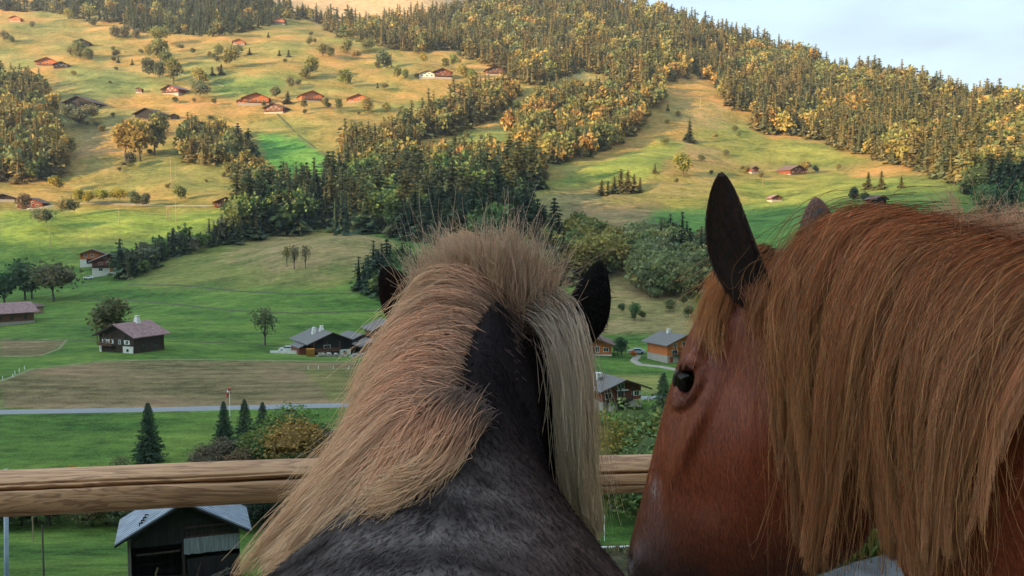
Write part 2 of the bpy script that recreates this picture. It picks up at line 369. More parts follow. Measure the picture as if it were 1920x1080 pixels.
for pp, c, st, irr in zones:
    if st == 0: continue
    P = poly_world(pp)
    if len(P) < 3: continue
    bb = (gx > P[:, 0].min()-5) & (gx < P[:, 0].max()+5) & (gy > P[:, 1].min()-5) & (gy < P[:, 1].max()+5)
    idx = np.nonzero(bb)[0]
    acc = np.zeros(len(idx)); 
    # soft, irregular edge: several jittered tests
    K = 5; sc = np.maximum(gy[idx], 60)*.010*irr*2
    for q in range(K):
        jx = vnoise(gx[idx]/12+q*7.1, gy[idx]/12)*sc*3; jy = vnoise(gx[idx]/12, gy[idx]/12+q*5.3)*sc*7
        acc += inside(P, gx[idx]+jx, gy[idx]+jy)
    a = (acc/K*st)[:, None]*np.clip(1-irr*.9*np.abs(nzA[idx])*1.2, .1, 1)[:, None]
    base[idx] = base[idx]*(1-a)+a*np.array(c)*(ZS if c not in (GREEN, LUSH, DRY, OLIVE, TAN, BROWN, YEL) else 1)
mow = np.sin(2*np.pi*(gy+9*vnoise(gx/34, gy/16)+2*vnoise(gx/9, gy/7))/6.5)+.6*np.sin(2*np.pi*(gy+12*vnoise(gx/40+4, gy/20))/2.9)
isb = (np.abs(base-np.array(BROWN)).sum(1) < .06); base[isb] *= (1+.16*mow[isb])[:, None]
tr = np.sin(2*np.pi*(gy+10*vnoise(gx/60+4, gy/40))/11)*smooth(250, 420, gy)*.07+.05*np.sin(2*np.pi*(gx*.3+gy+5*vnoise(gx/30, gy/30))/5)*(gy < 330)*(gy > 90)
base *= (1+tr)[:, None]
# bare far mountain
fm = smooth(1900, 2200, gy)[:, None]; base = base*(1-fm)+fm*np.array((.34,.22,.10))
# forest floor
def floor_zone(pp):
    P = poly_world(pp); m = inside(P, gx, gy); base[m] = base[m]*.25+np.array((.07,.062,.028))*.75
# near verge
nv = (np.hypot(gx, gy) < 14); base[nv] = np.array((.075,.085,.028))
bv = (np.hypot(gx, gy) < 6.0); base[bv] = np.array((.085,.075,.042))
bv = (np.hypot(gx, gy) < 14) & (gy < 2.9); base[bv] = np.array((.36,.32,.26))    # unseen pale gravel, added to bounce light up onto the horses

m, t, b = mat_new('ground'); Lk = t.links.new
at_ = t.nodes.new('ShaderNodeAttribute'); at_.attribute_name = 'col'
tc = t.nodes.new('ShaderNodeTexCoord')
def noise(scale, detail, st=(1,1,1), rough=.6):
    mp = t.nodes.new('ShaderNodeMapping'); mp.inputs['Scale'].default_value = st
    n = t.nodes.new('ShaderNodeTexNoise'); n.inputs['Scale'].default_value = scale; n.inputs['Detail'].default_value = detail; n.inputs['Roughness'].default_value = rough
    Lk(tc.outputs['Object'], mp.inputs[0]); Lk(mp.outputs[0], n.inputs['Vector']); return n.outputs['Fac']
def mth(op, a, b_=None, c=None):
    n = t.nodes.new('ShaderNodeMath'); n.operation = op
    for i, v in enumerate((a, b_, c)):
        if v is None: continue
        if isinstance(v, (int, float)): n.inputs[i].default_value = v
        else: Lk(v, n.inputs[i])
    return n.outputs[0]
nA = noise(.035, 8, (1, 1.6, 1), .7); nB = noise(.45, 8, (.6, 1, 1), .75); nC = noise(4.0, 4)
sm = mth('ADD', mth('ADD', mth('MULTIPLY', nA, 1.1), mth('MULTIPLY', nB, 1.1)), mth('MULTIPLY', nC, .9))   # ~1.25 mean
val = mth('MULTIPLY_ADD', sm, 2.4, -2.72)
hsv = t.nodes.new('ShaderNodeHueSaturation'); Lk(at_.outputs['Color'], hsv.inputs['Color'])
Lk(mth('MAXIMUM', val, .35), hsv.inputs['Value'])
Lk(mth('MULTIPLY_ADD', nA, -.16, .58), hsv.inputs['Hue'])
Lk(hsv.outputs[0], b.inputs['Base Color']); b.inputs['Roughness'].default_value = .95; b.inputs['Specular IOR Level'].default_value = .1
bp = t.nodes.new('ShaderNodeBump'); bp.inputs['Strength'].default_value = .9; bp.inputs['Distance'].default_value = 1.0
hh = mth('ADD', mth('MULTIPLY', nB, 1.2), mth('MULTIPLY', nC, .25)); Lk(hh, bp.inputs['Height']); Lk(bp.outputs[0], b.inputs['Normal'])
M['ground'] = m

# quads of the sheet (closed round the circle) + centre
I = np.arange(nth); J = np.arange(nd-1); a, b2 = np.meshgrid(I, J, indexing='ij'); a2 = (a+1) % nth
Q = np.stack([a*nd+b2, a*nd+b2+1, a2*nd+b2+1, a2*nd+b2], -1).reshape(-1, 4)
V = np.stack([gx, gy, gz], -1)
ctr = len(V); V = np.vstack([V, [[0, 0, 0]]]); colr = np.vstack([base, [[.09,.08,.045]]])
ci = np.arange(0, nth-1, 2); cq = np.stack([np.full(len(ci), ctr), ci*nd, (ci+1)*nd, ((ci+2) % nth)*nd], -1)
def add_ground():
    me = quads_mesh('ground', V, np.vstack([Q, cq]), [M['ground']], col=colr, smooth_=True)
    o = bpy.data.objects.new('ground', me); link(o); tag(o, kind='structure')
# ------------------------------------------------------------------ tree templates: unit height 1, crown as leaf clumps
def quad_clumps(P, Dv, Nv, ln, wd, bend=.0):
    """diamond leaf clumps from points, directions, side vectors"""
    s = np.cross(Dv, Nv); s /= np.linalg.norm(s, axis=1, keepdims=True)+1e-9
    n = np.cross(s, Dv)
    ln = ln[:, None]; wd = wd[:, None]
    a = P; b = P+Dv*ln*.45+s*wd*.5-n*bend*ln; c = P+Dv*ln; d = P+Dv*ln*.45-s*wd*.5-n*bend*ln
    V = np.stack([a, b, c, d], 1).reshape(-1, 3); Q = np.arange(len(V)).reshape(-1, 4); return V, Q
def unit(v): return v/(np.linalg.norm(v, axis=-1, keepdims=True)+1e-9)
def spruce_tpl(n, seed, rad=.17, droop=.35, fine=1.0, ragged=.3, core=True):
    g = np.random.default_rng(seed)
    lv = max(6, int(7+fine*9)); hh = .06+.94*((np.arange(n) % lv)+g.random(n)*.55)/lv
    ph = g.random(n)*2*np.pi; ph = np.round(ph*7/(2*np.pi))/7*2*np.pi*.55+ph*.45+hh*21
    prof = rad*(1-hh)**.82*(1+ragged*(g.random(n)-.5)*2)*(.70+.36*np.sin(hh*lv*2*np.pi))+.008
    bid = (np.floor(hh*lv)*11+np.floor(ph*7/6.3)).astype(int) % 997; prof *= g.uniform(.50, 1.22, 997)[bid]; prof *= np.clip(hh*14, .45, 1)*(1.5 if fine >= 2 else 1.3)
    inner = g.random(n)**.6*.75
    dr = np.stack([np.cos(ph), np.sin(ph), -droop*(1-hh*.9)+.0*hh], -1); dr[:, 2] += (g.random(n)-.5)*.25; dr[hh > .93, 2] += .8
    dr = unit(dr)
    P = np.stack([np.cos(ph)*prof*inner, np.sin(ph)*prof*inner, hh-.02+(-droop)*prof*inner*.5], -1)
    ln = prof*(1-inner)*1.15+.02; wd = (ln*.75+.012)/max(fine, .6)**.5
    if fine >= 2:      # seen from near: small twigs all along the boughs
        inner = g.random(n)**.45; sw = g.normal(0, .10, n)
        P = np.stack([np.cos(ph+sw)*prof*inner, np.sin(ph+sw)*prof*inner, hh-.02-droop*prof*inner*(.4+.5*inner)], -1)
        dr = unit(dr+g.normal(0, .55, (n, 3))+np.array([0, 0, -.35])); ln = .018+.022*g.random(n); wd = ln*.42
    V, Q = quad_clumps(P, dr, unit(np.stack([g.normal(0,.35,n), g.normal(0,.35,n), np.ones(n)], -1)), ln, wd, -.12)
    sh = .70+.6*g.random(n); c = np.repeat(sh, 4)[:, None]*np.array([1, 1, 1])
    if core:   # dense inside of the crown, its shade put into a darker colour
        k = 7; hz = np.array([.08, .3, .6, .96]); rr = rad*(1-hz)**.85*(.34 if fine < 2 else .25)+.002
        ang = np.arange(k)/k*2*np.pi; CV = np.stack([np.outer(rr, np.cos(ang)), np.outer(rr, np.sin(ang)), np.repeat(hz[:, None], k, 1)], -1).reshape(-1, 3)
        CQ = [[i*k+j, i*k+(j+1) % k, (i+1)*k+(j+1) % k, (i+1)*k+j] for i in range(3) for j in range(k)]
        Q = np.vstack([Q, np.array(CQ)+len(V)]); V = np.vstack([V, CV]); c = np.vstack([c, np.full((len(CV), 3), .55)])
    return V, Q, c
def broad_tpl(n, seed, w=.42, lobes=13, leaf=.045, z0=.22, openn=.0):
    g = np.random.default_rng(seed)
    lc = unit(g.normal(size=(lobes, 3)))*(g.random((lobes, 1))**.4)
    lc = lc*np.array([w*.62, w*.62, (1-z0)*.34])+np.array([0, 0, z0+(1-z0)*.5])
    lc[:, 0:2] *= (1.15-.55*((lc[:, 2:3]-z0)/(1-z0)))
    lr = (.16+.12*g.random(lobes))*(w/.42)*(1-openn*.45)
    li = g.integers(0, lobes, n); d = unit(g.normal(size=(n, 3))); d[:, 2] = np.abs(d[:, 2])*.9+d[:, 2]*.1 if False else d[:, 2]+.15; d = unit(d)
    rr = lr[li][:, None]*(.72+.38*g.random((n, 1))+.25*(g.random((n, 1)) < .12))
    P = lc[li]+d*rr*np.array([1, 1, .85])
    Dv = unit(unit(g.normal(size=(n, 3)))+d*.55); Nv = unit(g.normal(size=(n, 3))+np.array([0, 0, .6]))
    ln = leaf*(.7+.7*g.random(n)); V, Q = quad_clumps(P, Dv, Nv, ln, ln*.8, .1)
    lt = (.78+.44*g.random(lobes))[li]*(.75+.5*g.random(n)); hue = g.normal(0, .10, lobes)[li]+g.normal(0, .06, n)
    c = np.stack([lt*(1+hue), lt, lt*(1-hue*.5)], -1); c = np.repeat(c, 4, 0)
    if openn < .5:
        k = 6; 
        for q in range(lobes):   # dense inside of each limb's foliage, coloured darker as inner shade
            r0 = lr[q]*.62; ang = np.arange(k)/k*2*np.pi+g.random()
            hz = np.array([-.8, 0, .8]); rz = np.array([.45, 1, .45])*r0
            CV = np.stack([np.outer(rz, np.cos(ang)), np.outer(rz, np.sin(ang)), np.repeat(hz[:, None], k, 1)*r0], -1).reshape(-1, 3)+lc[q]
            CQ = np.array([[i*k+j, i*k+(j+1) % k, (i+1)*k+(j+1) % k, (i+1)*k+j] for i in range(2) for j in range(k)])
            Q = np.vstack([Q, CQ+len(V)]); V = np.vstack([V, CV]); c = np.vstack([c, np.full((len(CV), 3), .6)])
    return V, Q, c, lc
def trunk_mb(h, r, limbs=None, seed=0, top=.9):
    g = np.random.default_rng(seed); b_ = MB()
    pts = [(g.normal(0, r*.15), g.normal(0, r*.15), h*k/6*top) for k in range(7)]; pts[0] = (0, 0, -.8)
    b_.tube(pts, [r*(1.25 if k == 0 else 1)*(1-.85*k/6) for k in range(7)], 7)
    if limbs is not None:
        for q in limbs:
            z = max(.12, q[2]*.45)*h; a = Vector((0, 0, z)); e = Vector(q)*1.0
            e = Vector((q[0]*1.0, q[1]*1.0, q[2])); e = Vector((e.x*h, e.y*h, e.z*h)); mid = a.lerp(e, .5)+Vector((0, 0, -.03*h))
            b_.tube([a, mid, e], [r*.5, r*.3, r*.1], 5)
    return b_
def near_spruce(seed, rad=.31):
    """whorls of drooping boughs, each with hanging twigs"""
    g = np.random.default_rng(seed); PP, DD, LL, WW, CC = [], [], [], [], []
    z = .035
    while z < .985:
        nb = g.integers(6, 9); a0 = g.random()*6.28
        for b_ in range(nb):
            a = a0+b_*2*np.pi/nb+g.normal(0, .18); L_ = rad*(1-z)**.85*g.uniform(.62, 1.15)+.012; n = int(10+70*L_/rad)
            t_ = g.random(n)**.8; ca, sa = np.cos(a), np.sin(a)
            x = L_*t_; drop = -.38*L_*t_**1.3+.16*L_*np.clip(t_-.7, 0, 1)*3
            side = g.normal(0, .20, n)*L_*(1-t_*.6)*t_; px_ = ca*x-sa*side; py_ = sa*x+ca*side
            PP.append(np.stack([px_, py_, z+drop+g.normal(0, .003, n)], -1)); w = g.random(n)[:, None]
            d = np.stack([ca*np.ones(n)+g.normal(0, .5, n), sa*np.ones(n)+g.normal(0, .5, n), -.45-1.0*g.random(n)], -1); DD.append(unit(d))
            ln = (.022+.020*g.random(n))*(1-.5*z); LL.append(ln); WW.append(ln*.45); CC.append(np.full(n, g.uniform(.75, 1.25))*g.uniform(.75, 1.3, n))
        z += .030*(1-.45*z)+g.normal(0, .003)
    P = np.vstack(PP); D_ = np.vstack(DD); ln = np.concatenate(LL); V, Q = quad_clumps(P, D_, unit(g.normal(size=P.shape)), ln, np.concatenate(WW), .1)
    c = np.repeat(np.concatenate(CC), 4)[:, None]*np.array([1, 1, 1]); return V, Q, c
SP_N = [near_spruce(11+i, .27+.03*i) for i in range(2)]       # near
SP_M = [spruce_tpl(900, 21+i, [.19,.21,.24,.18,.26][i], [.3,.4,.2,.45,.35][i], 1.1, .5) for i in range(5)]
SP_F = [spruce_tpl(170, 31+i, [.24,.28,.31,.22][i], .35, .5, .6) for i in range(4)]
BR_N = [broad_tpl(4200, 41+i, [.50,.44,.56][i], 18, .042, .12) for i in range(3)]
BR_M = [broad_tpl(900, 51+i, [.40,.34,.48,.30,.52][i], 12, .075, .14) for i in range(5)]
BR_F = [broad_tpl(150, 61+i, [.40,.32,.50][i], 7, .16, .10) for i in range(3)]
BR_O = [broad_tpl(700, 71+i, [.46,.40][i], 16, .05, .22, .8) for i in range(2)]   # open, thin crowns
mesh_cache = {}
def tpl_mesh(kind, i):
    key = (kind, i)
    if key not in mesh_cache:
        src = {'SN': SP_N, 'SM': SP_M, 'BN': BR_N, 'BM': BR_M, 'BO': BR_O}[kind][i]
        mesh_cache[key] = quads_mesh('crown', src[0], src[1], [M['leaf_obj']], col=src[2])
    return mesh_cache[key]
trunk_cache = {}
def tree(kind, i, loc, h, color, label, group, wide=1.0, parts=True, rz=None):
    name = 'spruce_tree' if kind[0] == 'S' else 'broadleaf_tree'
    color = tuple(min(.6, LEAF*q) for q in color)
    me = tpl_mesh(kind, i); rz = random.random()*6.28 if rz is None else rz
    cat = 'tree'
    if kind[0] == 'B' and any(q in label for q in (' bush ', ' shrub ', 'bushy', ' shrubs ')): name = cat = 'bush'
    if not parts:
        o = bpy.data.objects.new(name, me); link(o); o.location = loc; o.rotation_euler = (0, 0, rz); o.scale = (h*wide, h*wide, h)
        o.color = (*color, 1); return tag(o, label, cat, group)
    r = empty(name, loc, rz, label, cat, group)
    c = bpy.data.objects.new('crown', me); link(c, r); c.scale = (h*wide, h*wide, h); c.color = (*color, 1)
    key = (kind, i)
    if key not in trunk_cache:
        src = {'SN': SP_N, 'SM': SP_M, 'BN': BR_N, 'BM': BR_M, 'BO': BR_O}[kind][i]
        lim = None if kind[0] == 'S' else src[3][:9]
        o = trunk_mb(1.0, .018 if kind[0] == 'S' else .028, lim, i, .95 if kind[0] == 'S' else .6).build('trunk', M['bark'], r, True); trunk_cache[key] = o.data
    else:
        o = bpy.data.objects.new('trunk', trunk_cache[key]); link(o, r)
    o.scale = (h*wide, h*wide, h)
    return r

# ------------------------------------------------------------------ foliage palettes, one of them with sunlight in its colour
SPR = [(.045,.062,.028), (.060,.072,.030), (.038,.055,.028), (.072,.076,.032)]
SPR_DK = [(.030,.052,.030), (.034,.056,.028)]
SPR_SUN = [(.115,.105,.038), (.130,.110,.040), (.085,.090,.036), (.145,.115,.042), (.070,.082,.038)]  # spruce colours with the warm sunlight mixed in
GRN = [(.060,.090,.022), (.075,.105,.028), (.050,.080,.024)]
GOLD = [(.175,.128,.032), (.155,.122,.032), (.185,.118,.030), (.115,.108,.030), (.130,.116,.032), (.090,.092,.030), (.080,.088,.030)]
ORG = [(.17,.095,.028)]
GREY = [(.085,.088,.045), (.10,.095,.055), (.075,.085,.045)]
LEAF = 1.75
def jit(c, a=.16):
    f = 1+random.uniform(-a, a); return (c[0]*f*(1+random.uniform(-.08,.08)), c[1]*f, c[2]*f)

# ------------------------------------------------------------------ woods: polygons of tree feet in the picture
# (name, polygon, step px, height m, share of broadleaf, conifer palette, broadleaf palette)
woods = [
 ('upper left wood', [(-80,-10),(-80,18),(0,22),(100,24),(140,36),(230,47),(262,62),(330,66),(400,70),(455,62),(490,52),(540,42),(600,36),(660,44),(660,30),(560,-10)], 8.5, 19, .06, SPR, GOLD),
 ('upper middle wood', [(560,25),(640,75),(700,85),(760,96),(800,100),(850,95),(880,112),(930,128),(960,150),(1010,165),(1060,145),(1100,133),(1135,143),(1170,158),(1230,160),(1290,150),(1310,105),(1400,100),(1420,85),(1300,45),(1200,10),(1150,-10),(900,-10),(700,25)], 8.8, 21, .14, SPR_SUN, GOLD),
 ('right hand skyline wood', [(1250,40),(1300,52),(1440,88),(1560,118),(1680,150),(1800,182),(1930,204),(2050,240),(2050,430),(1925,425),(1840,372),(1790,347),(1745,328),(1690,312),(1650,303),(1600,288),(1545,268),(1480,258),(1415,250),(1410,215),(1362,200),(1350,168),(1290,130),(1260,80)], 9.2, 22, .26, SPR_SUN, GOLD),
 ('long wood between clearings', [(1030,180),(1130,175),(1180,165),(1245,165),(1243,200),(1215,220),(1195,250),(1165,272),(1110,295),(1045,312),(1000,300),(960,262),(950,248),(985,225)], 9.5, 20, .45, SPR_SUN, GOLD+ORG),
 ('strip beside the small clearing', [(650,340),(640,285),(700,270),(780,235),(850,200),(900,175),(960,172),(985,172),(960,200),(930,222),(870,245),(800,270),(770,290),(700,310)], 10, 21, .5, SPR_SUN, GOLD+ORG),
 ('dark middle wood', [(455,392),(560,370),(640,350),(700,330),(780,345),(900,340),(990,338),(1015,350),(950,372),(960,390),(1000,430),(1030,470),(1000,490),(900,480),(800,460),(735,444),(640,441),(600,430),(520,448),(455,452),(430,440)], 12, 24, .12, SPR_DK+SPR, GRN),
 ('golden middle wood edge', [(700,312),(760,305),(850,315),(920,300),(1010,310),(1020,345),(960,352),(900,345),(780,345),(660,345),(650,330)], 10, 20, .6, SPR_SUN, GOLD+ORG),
 ('wood at the left edge', [(-60,165),(60,160),(95,190),(100,240),(118,300),(112,332),(60,345),(-60,347)], 11, 21, .35, SPR_SUN, GOLD),
 ('left slope bank', [(335,300),(345,250),(400,255),(470,285),(480,300),(440,310),(380,312)], 10, 18, .5, SPR_SUN, GOLD),
 ('diagonal tree row', [(425,330),(450,315),(500,330),(540,360),(560,385),(520,385),(455,360)], 10, 15, .6, SPR_SUN, GOLD),
 ('left hedgerow', [(225,520),(290,488),(340,470),(420,445),(470,440),(460,452),(400,468),(340,480),(270,515),(225,530)], 10, 13, .55, SPR, GRN+GREY),
 ('belt behind the pony ears', [(990,470),(1040,470),(1080,460),(1130,475),(1160,490),(1150,520),(1080,535),(1000,530)], 12, 17, .85, SPR, [(.130,.118,.030),(.105,.110,.030),(.155,.125,.030),(.080,.098,.030)]),
 ('pale grove by the chestnut', [(1190,480),(1250,470),(1330,480),(1340,540),(1290,560),(1215,560),(1190,540)], 12, 16, .92, SPR, [(.125,.132,.050),(.105,.120,.042),(.095,.105,.050),(.140,.135,.050)]),
 ('clump beside the mane', [(670,545),(700,520),(745,515),(790,530),(760,560),(700,560)], 13, 14, .4, SPR_DK, GRN),
 ('right edge wood', [(1850,400),(1900,395),(1990,420),(1990,470),(1860,440)], 14, 22, .2, SPR_DK, GRN),
]
def insp(poly, x, y):
    c = False; j = len(poly)-1
    for i in range(len(poly)):
        xi, yi = poly[i]; xj, yj = poly[j]
        if (yi > y) != (yj > y) and x < (xj-xi)*(y-yi)/(yj-yi)+xi: c = not c
        j = i
    return c
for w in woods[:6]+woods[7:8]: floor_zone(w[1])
cand = []
for wi, (nm, poly, st, hm, br, cp, bp_) in enumerate(woods):
    xs = [p[0] for p in poly]; ys = [p[1] for p in poly]; PX, PY = [], []
    stx, sty = st, st*.62
    y = min(ys); r_ = 0
    while y <= max(ys):
        x = min(xs)+(r_ % 2)*stx*.5
        while x <= max(xs):
            jx, jy = x+random.uniform(-.5, .5)*stx, y+random.uniform(-.5, .5)*sty
            if insp(poly, jx, jy): PX.append(jx); PY.append(jy)
            x += stx
        y += sty; r_ += 1
    if not PX: continue
    P, ok = at_many(PX, PY)
    cl = np.array([vnoise(np.array([p/55.]), np.array([q/40.+wi*3]))[0] for p, q in zip(PX, PY)])
    for p, good, c_, px_ in zip(P, ok, cl, PX):
        if not good or p[1] > 1900: continue
        if c_ > .42 and random.random() < .5: continue
        if random.random() < .10: continue
        isb = random.random() < np.clip(br+c_*1.1*(br > .1), 0, 1)
        h = hm*random.uniform(.62, 1.18)*(.82 if isb else 1)
        if random.random() < .04 and not isb: h *= 1.25
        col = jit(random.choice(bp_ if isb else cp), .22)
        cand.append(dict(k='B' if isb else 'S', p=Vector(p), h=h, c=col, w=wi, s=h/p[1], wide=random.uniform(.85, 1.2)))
# the largest in view become trees of their own, the rest one mass of each kind
wood_lab = {}
masses = {'S': [], 'B': []}
for k in 'SB':
    ls = sorted([c for c in cand if c['k'] == k], key=lambda c: -c['s'])
    lim = 262 if k == 'S' else 150
    for n_, c in enumerate(ls):
        if n_ < lim:
            i = random.randrange(5)
            wp = woods[c['w']][1]; qx = 960+F*c['p'].x/c['p'].y; qs = 540-F*math.tan(math.atan((c['p'].z-EYE)/c['p'].y)+PITCH)
            xs_ = [max(0, min(1920, q[0])) for q in wp]; ys_ = [max(0, q[1]) for q in wp]
            fx = (qx-min(xs_))/(max(xs_)-min(xs_)); fy = (qs-min(ys_))/(max(ys_)-min(ys_))
            hw_ = ['far left','left','middle left','middle','middle right','right','far right'][int(max(0, min(6, fx*7)))]
            vw = ['top','upper','lower','front'][int(max(0, min(3, fy*4)))]
            sz = 'small' if c['h'] < 14 else ('tall' if c['h'] > 23 else 'middling')
            g0 = c['c'][0]/c['c'][1]; cw = ('golden' if g0 > 1.25 else 'yellowish' if g0 > 1.02 else 'dull green' if g0 > .72 else 'deep green') if k == 'B' else ('tan' if g0 > 1.12 else 'olive' if g0 > .95 else 'green' if g0 > .7 else 'blackish green')
            lab = sz+' '+cw+(' spruce' if k == 'S' else ' broadleaf')+' at the '+vw+' '+hw_+' of the '+woods[c['w']][0]
            tree(('SM' if k == 'S' else 'BM'), i, c['p'], c['h'], c['c'], lab, ('spruces' if k == 'S' else 'broadleaf trees')+' in the '+woods[c['w']][0], c['wide'], parts=c['s']*F > 62)
        else: masses[k].append(c)
print('trees', len(cand), {k: len(v) for k, v in masses.items()})
def mass(name, lst, tpls, label, cat):
    VV, QQ, CC, o = [], [], [], 0
    for c in lst:
        T = random.choice(tpls); a = random.random()*6.28; ca, sa = math.cos(a), math.sin(a); h = c['h']
        v = T[0]*np.array([h*c['wide'], h*c['wide'], h]); v = np.stack([v[:, 0]*ca-v[:, 1]*sa, v[:, 0]*sa+v[:, 1]*ca, v[:, 2]], -1)+np.array(c['p'])
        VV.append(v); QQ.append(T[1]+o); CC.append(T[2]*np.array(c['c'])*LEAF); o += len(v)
    me = quads_mesh(name, np.vstack(VV), np.vstack(QQ), [M['leaf_mass']], col=np.vstack(CC))
    ob = bpy.data.objects.new(name, me); link(ob); tag(ob, label, cat, kind='stuff')
mass('spruce_forest', masses['S'], SP_F, 'far spruce forest covering the upper mountainside to the skyline', 'forest')
mass('broadleaf_wood', masses['B'], BR_F, 'golden broadleaf trees mixed through the far mountain forest', 'forest')

# ------------------------------------------------------------------ single trees one can pick out
def T(kind, px, py, hp, color, label, group=None, wide=1.0, D=None, i=None, parts=True, dmin=60):
    """a tree whose foot is seen at (px,py) (or stands at distance D) and which is hp picture pixels tall"""
    p = ground_at(px, D) if D else at(px, py, dmin)
    if p is None: return
    h = hp/F*p.y
    n = {'SN': 2, 'SM': 5, 'BN': 3, 'BM': 5, 'BO': 2}[kind]
    tree(kind, random.randrange(n) if i is None else i, p, h, color, label, group, wide, parts)
T('SN', 268, 872, 116, (.022,.040,.022), 'tall dark spruce standing alone in the meadow above the log rail', D=116, wide=1.1)
T('SN', 412, 850, 82, (.022,.040,.024), 'smallest and leftmost of the three dark spruces above the rail', 'three dark spruces above the rail', D=126, wide=1.1)
T('SN', 452, 860, 104, (.024,.042,.022), 'tallest, middle one of the three dark spruces above the rail', 'three dark spruces above the rail', D=121, wide=1.0)
T('SN', 486, 850, 84, (.020,.038,.022), 'rightmost of the three dark spruces above the rail, beside yellow bushes', 'three dark spruces above the rail', D=125, i=1, wide=1.1)
hedge = [(380,62,(.075,.060,.035)),(410,70,(.08,.065,.04)),(440,66,(.10,.065,.035)),(478,84,(.085,.100,.024)),(505,88,(.05,.085,.024)),(530,100,(.060,.095,.022)),
         (548,108,(.17,.10,.025)),(575,98,(.065,.095,.028)),(600,92,(.085,.070,.045)),(585,72,(.09,.07,.05)),(625,84,(.06,.06,.04)),(460,60,(.05,.08,.024)),(540,70,(.045,.075,.024))]
hl = ['dull brown','dark reddish','rusty topped','yellow green','deep green','tall green','bright orange topped','green and bushy','pinkish brown','grey brown low','dark brown','low green','low dark green']
for (px, hp, c), w_ in zip(hedge, hl):
    T('BN', px, 0, hp, c, w_+' bush in the hedge above the rail left of the grey pony', 'bushes in the hedge above the rail', D=random.uniform(105, 116), wide=1.25)
for px, hp, c, D, w_ in [(120,48,(.24,.12,.015),104,'small orange bush peeping over the rail'),(165,38,(.075,.09,.035),104,'low green bush just over the rail'),(215,60,(.085,.10,.04),106,'pale thin bush left of the lone spruce'),
                   (285,46,(.14,.075,.035),100,'low rusty bush at the foot of the lone spruce'),(320,42,(.13,.085,.04),100,'low tan bush right of the lone spruce')]:
    T('BO' if 'thin' in w_ else 'BN', px, 0, hp, c, w_, D=D, wide=1.1)
# the belt behind the hut, seen under the rail
for n_, px in enumerate(range(-60, 760, 27)):
    D = random.uniform(90, 97); yel = 120 < px < 220
    c = jit(random.choice([(.12,.10,.025),(.10,.09,.03),(.08,.085,.03)] if yel else ([(.016,.026,.014),(.02,.03,.016)] if px > 400 else [(.04,.055,.022),(.05,.06,.022)])))
    g_ = ground_at(px, D); top = pt(px, random.uniform(890, 935), D).z
    tree('BN', random.randrange(3), g_, top-g_.z, c, ('yellowing' if yel else ('very dark' if px > 400 else 'dark green'))+' bush of the thicket behind the black hut', 'bushes of the thicket behind the black hut', 1.3, True)
# right of the pony, behind the rail
for px, hp, c, D, w_, kd, wd in [(1247,128,(.040,.062,.030),126,'blue green spruce behind the bushes beside the chestnut muzzle','SN',1.1),
    (1256,184,(.110,.115,.028),98,'big rounded yellow green maple beside the chestnut face','BN',1.15),(1198,176,(.072,.102,.028),100,'round green bush between the horses above the rail','BN',1.15),
    (1152,166,(.150,.130,.026),97,'orange tinged bush between the horses above the rail','BN',1.1),(1225,168,(.065,.092,.028),92,'dark green bush just over the right part of the rail','BN',1.2),
    (1125,128,(.06,.085,.028),104,'green bush tucked behind the cream forelock','BN',1.1),(1310,190,(.06,.08,.026),104,'green maple hidden behind the chestnut face','BN',1.2),(1105,100,(.05,.075,.024),110,'low bush behind the pale hanging hair','BN',1.2)]:
    T(kd, px, 0, hp+8, c, w_, D=D, wide=wd)
for px in (1080, 1118, 1156, 1194, 1232, 1270):
    T('BN', px, 0, 60, jit((.03,.045,.02)), 'low dark bush right behind the log rail between the horses', 'low dark bushes behind the right rail', D=random.uniform(98, 104), wide=1.3)
# valley
T('BM', 208, 634, 76, (.085,.082,.032), 'round brownish tree beside the dark chalet in the meadow', wide=1.15, i=2)
T('BO', 497, 648, 78, (.06,.07,.03), 'thin open crowned tree left of the grey roofed farm', wide=1.0)
T('BM', 100, 565, 74, (.075,.068,.030), 'round olive brown tree by the small barn at left', wide=1.25, i=4)
T('BM', 47, 562, 80, (.038,.070,.026), 'tall green tree behind the small barn at left', wide=1.0, i=0)
T('BM', 8, 570, 62, (.030,.058,.022), 'dark green tree at the left edge behind the barn', wide=1.3, i=1)
T('BM', 60, 560, 56, (.034,.06,.026), 'low green tree in front of the tall one by the barn', wide=1.2, i=3)
for px, py, hp, c, w_ in [(538,500,42,(.12,.105,.025),'leftmost thin yellow birch on the knoll'),(552,505,50,(.10,.088,.045),'pale birch in the middle of the knoll'),(573,503,48,(.11,.09,.045),'rightmost pale birch on the knoll')]:
    T('BO', px, py, hp, c, w_, 'birches on the knoll', .7)
T('BM', 1190, 602, 36, (.05,.09,.025), 'small green sapling above the orange chalets', wide=.6)
T('BM', 1165, 672, 42, (.030,.055,.024), 'dark shrub between the two orange chalets', wide=1.1)
T('BM', 1158, 664, 30, (.05,.075,.028), 'light green shrub right of the small orange chalet', wide=1.1)
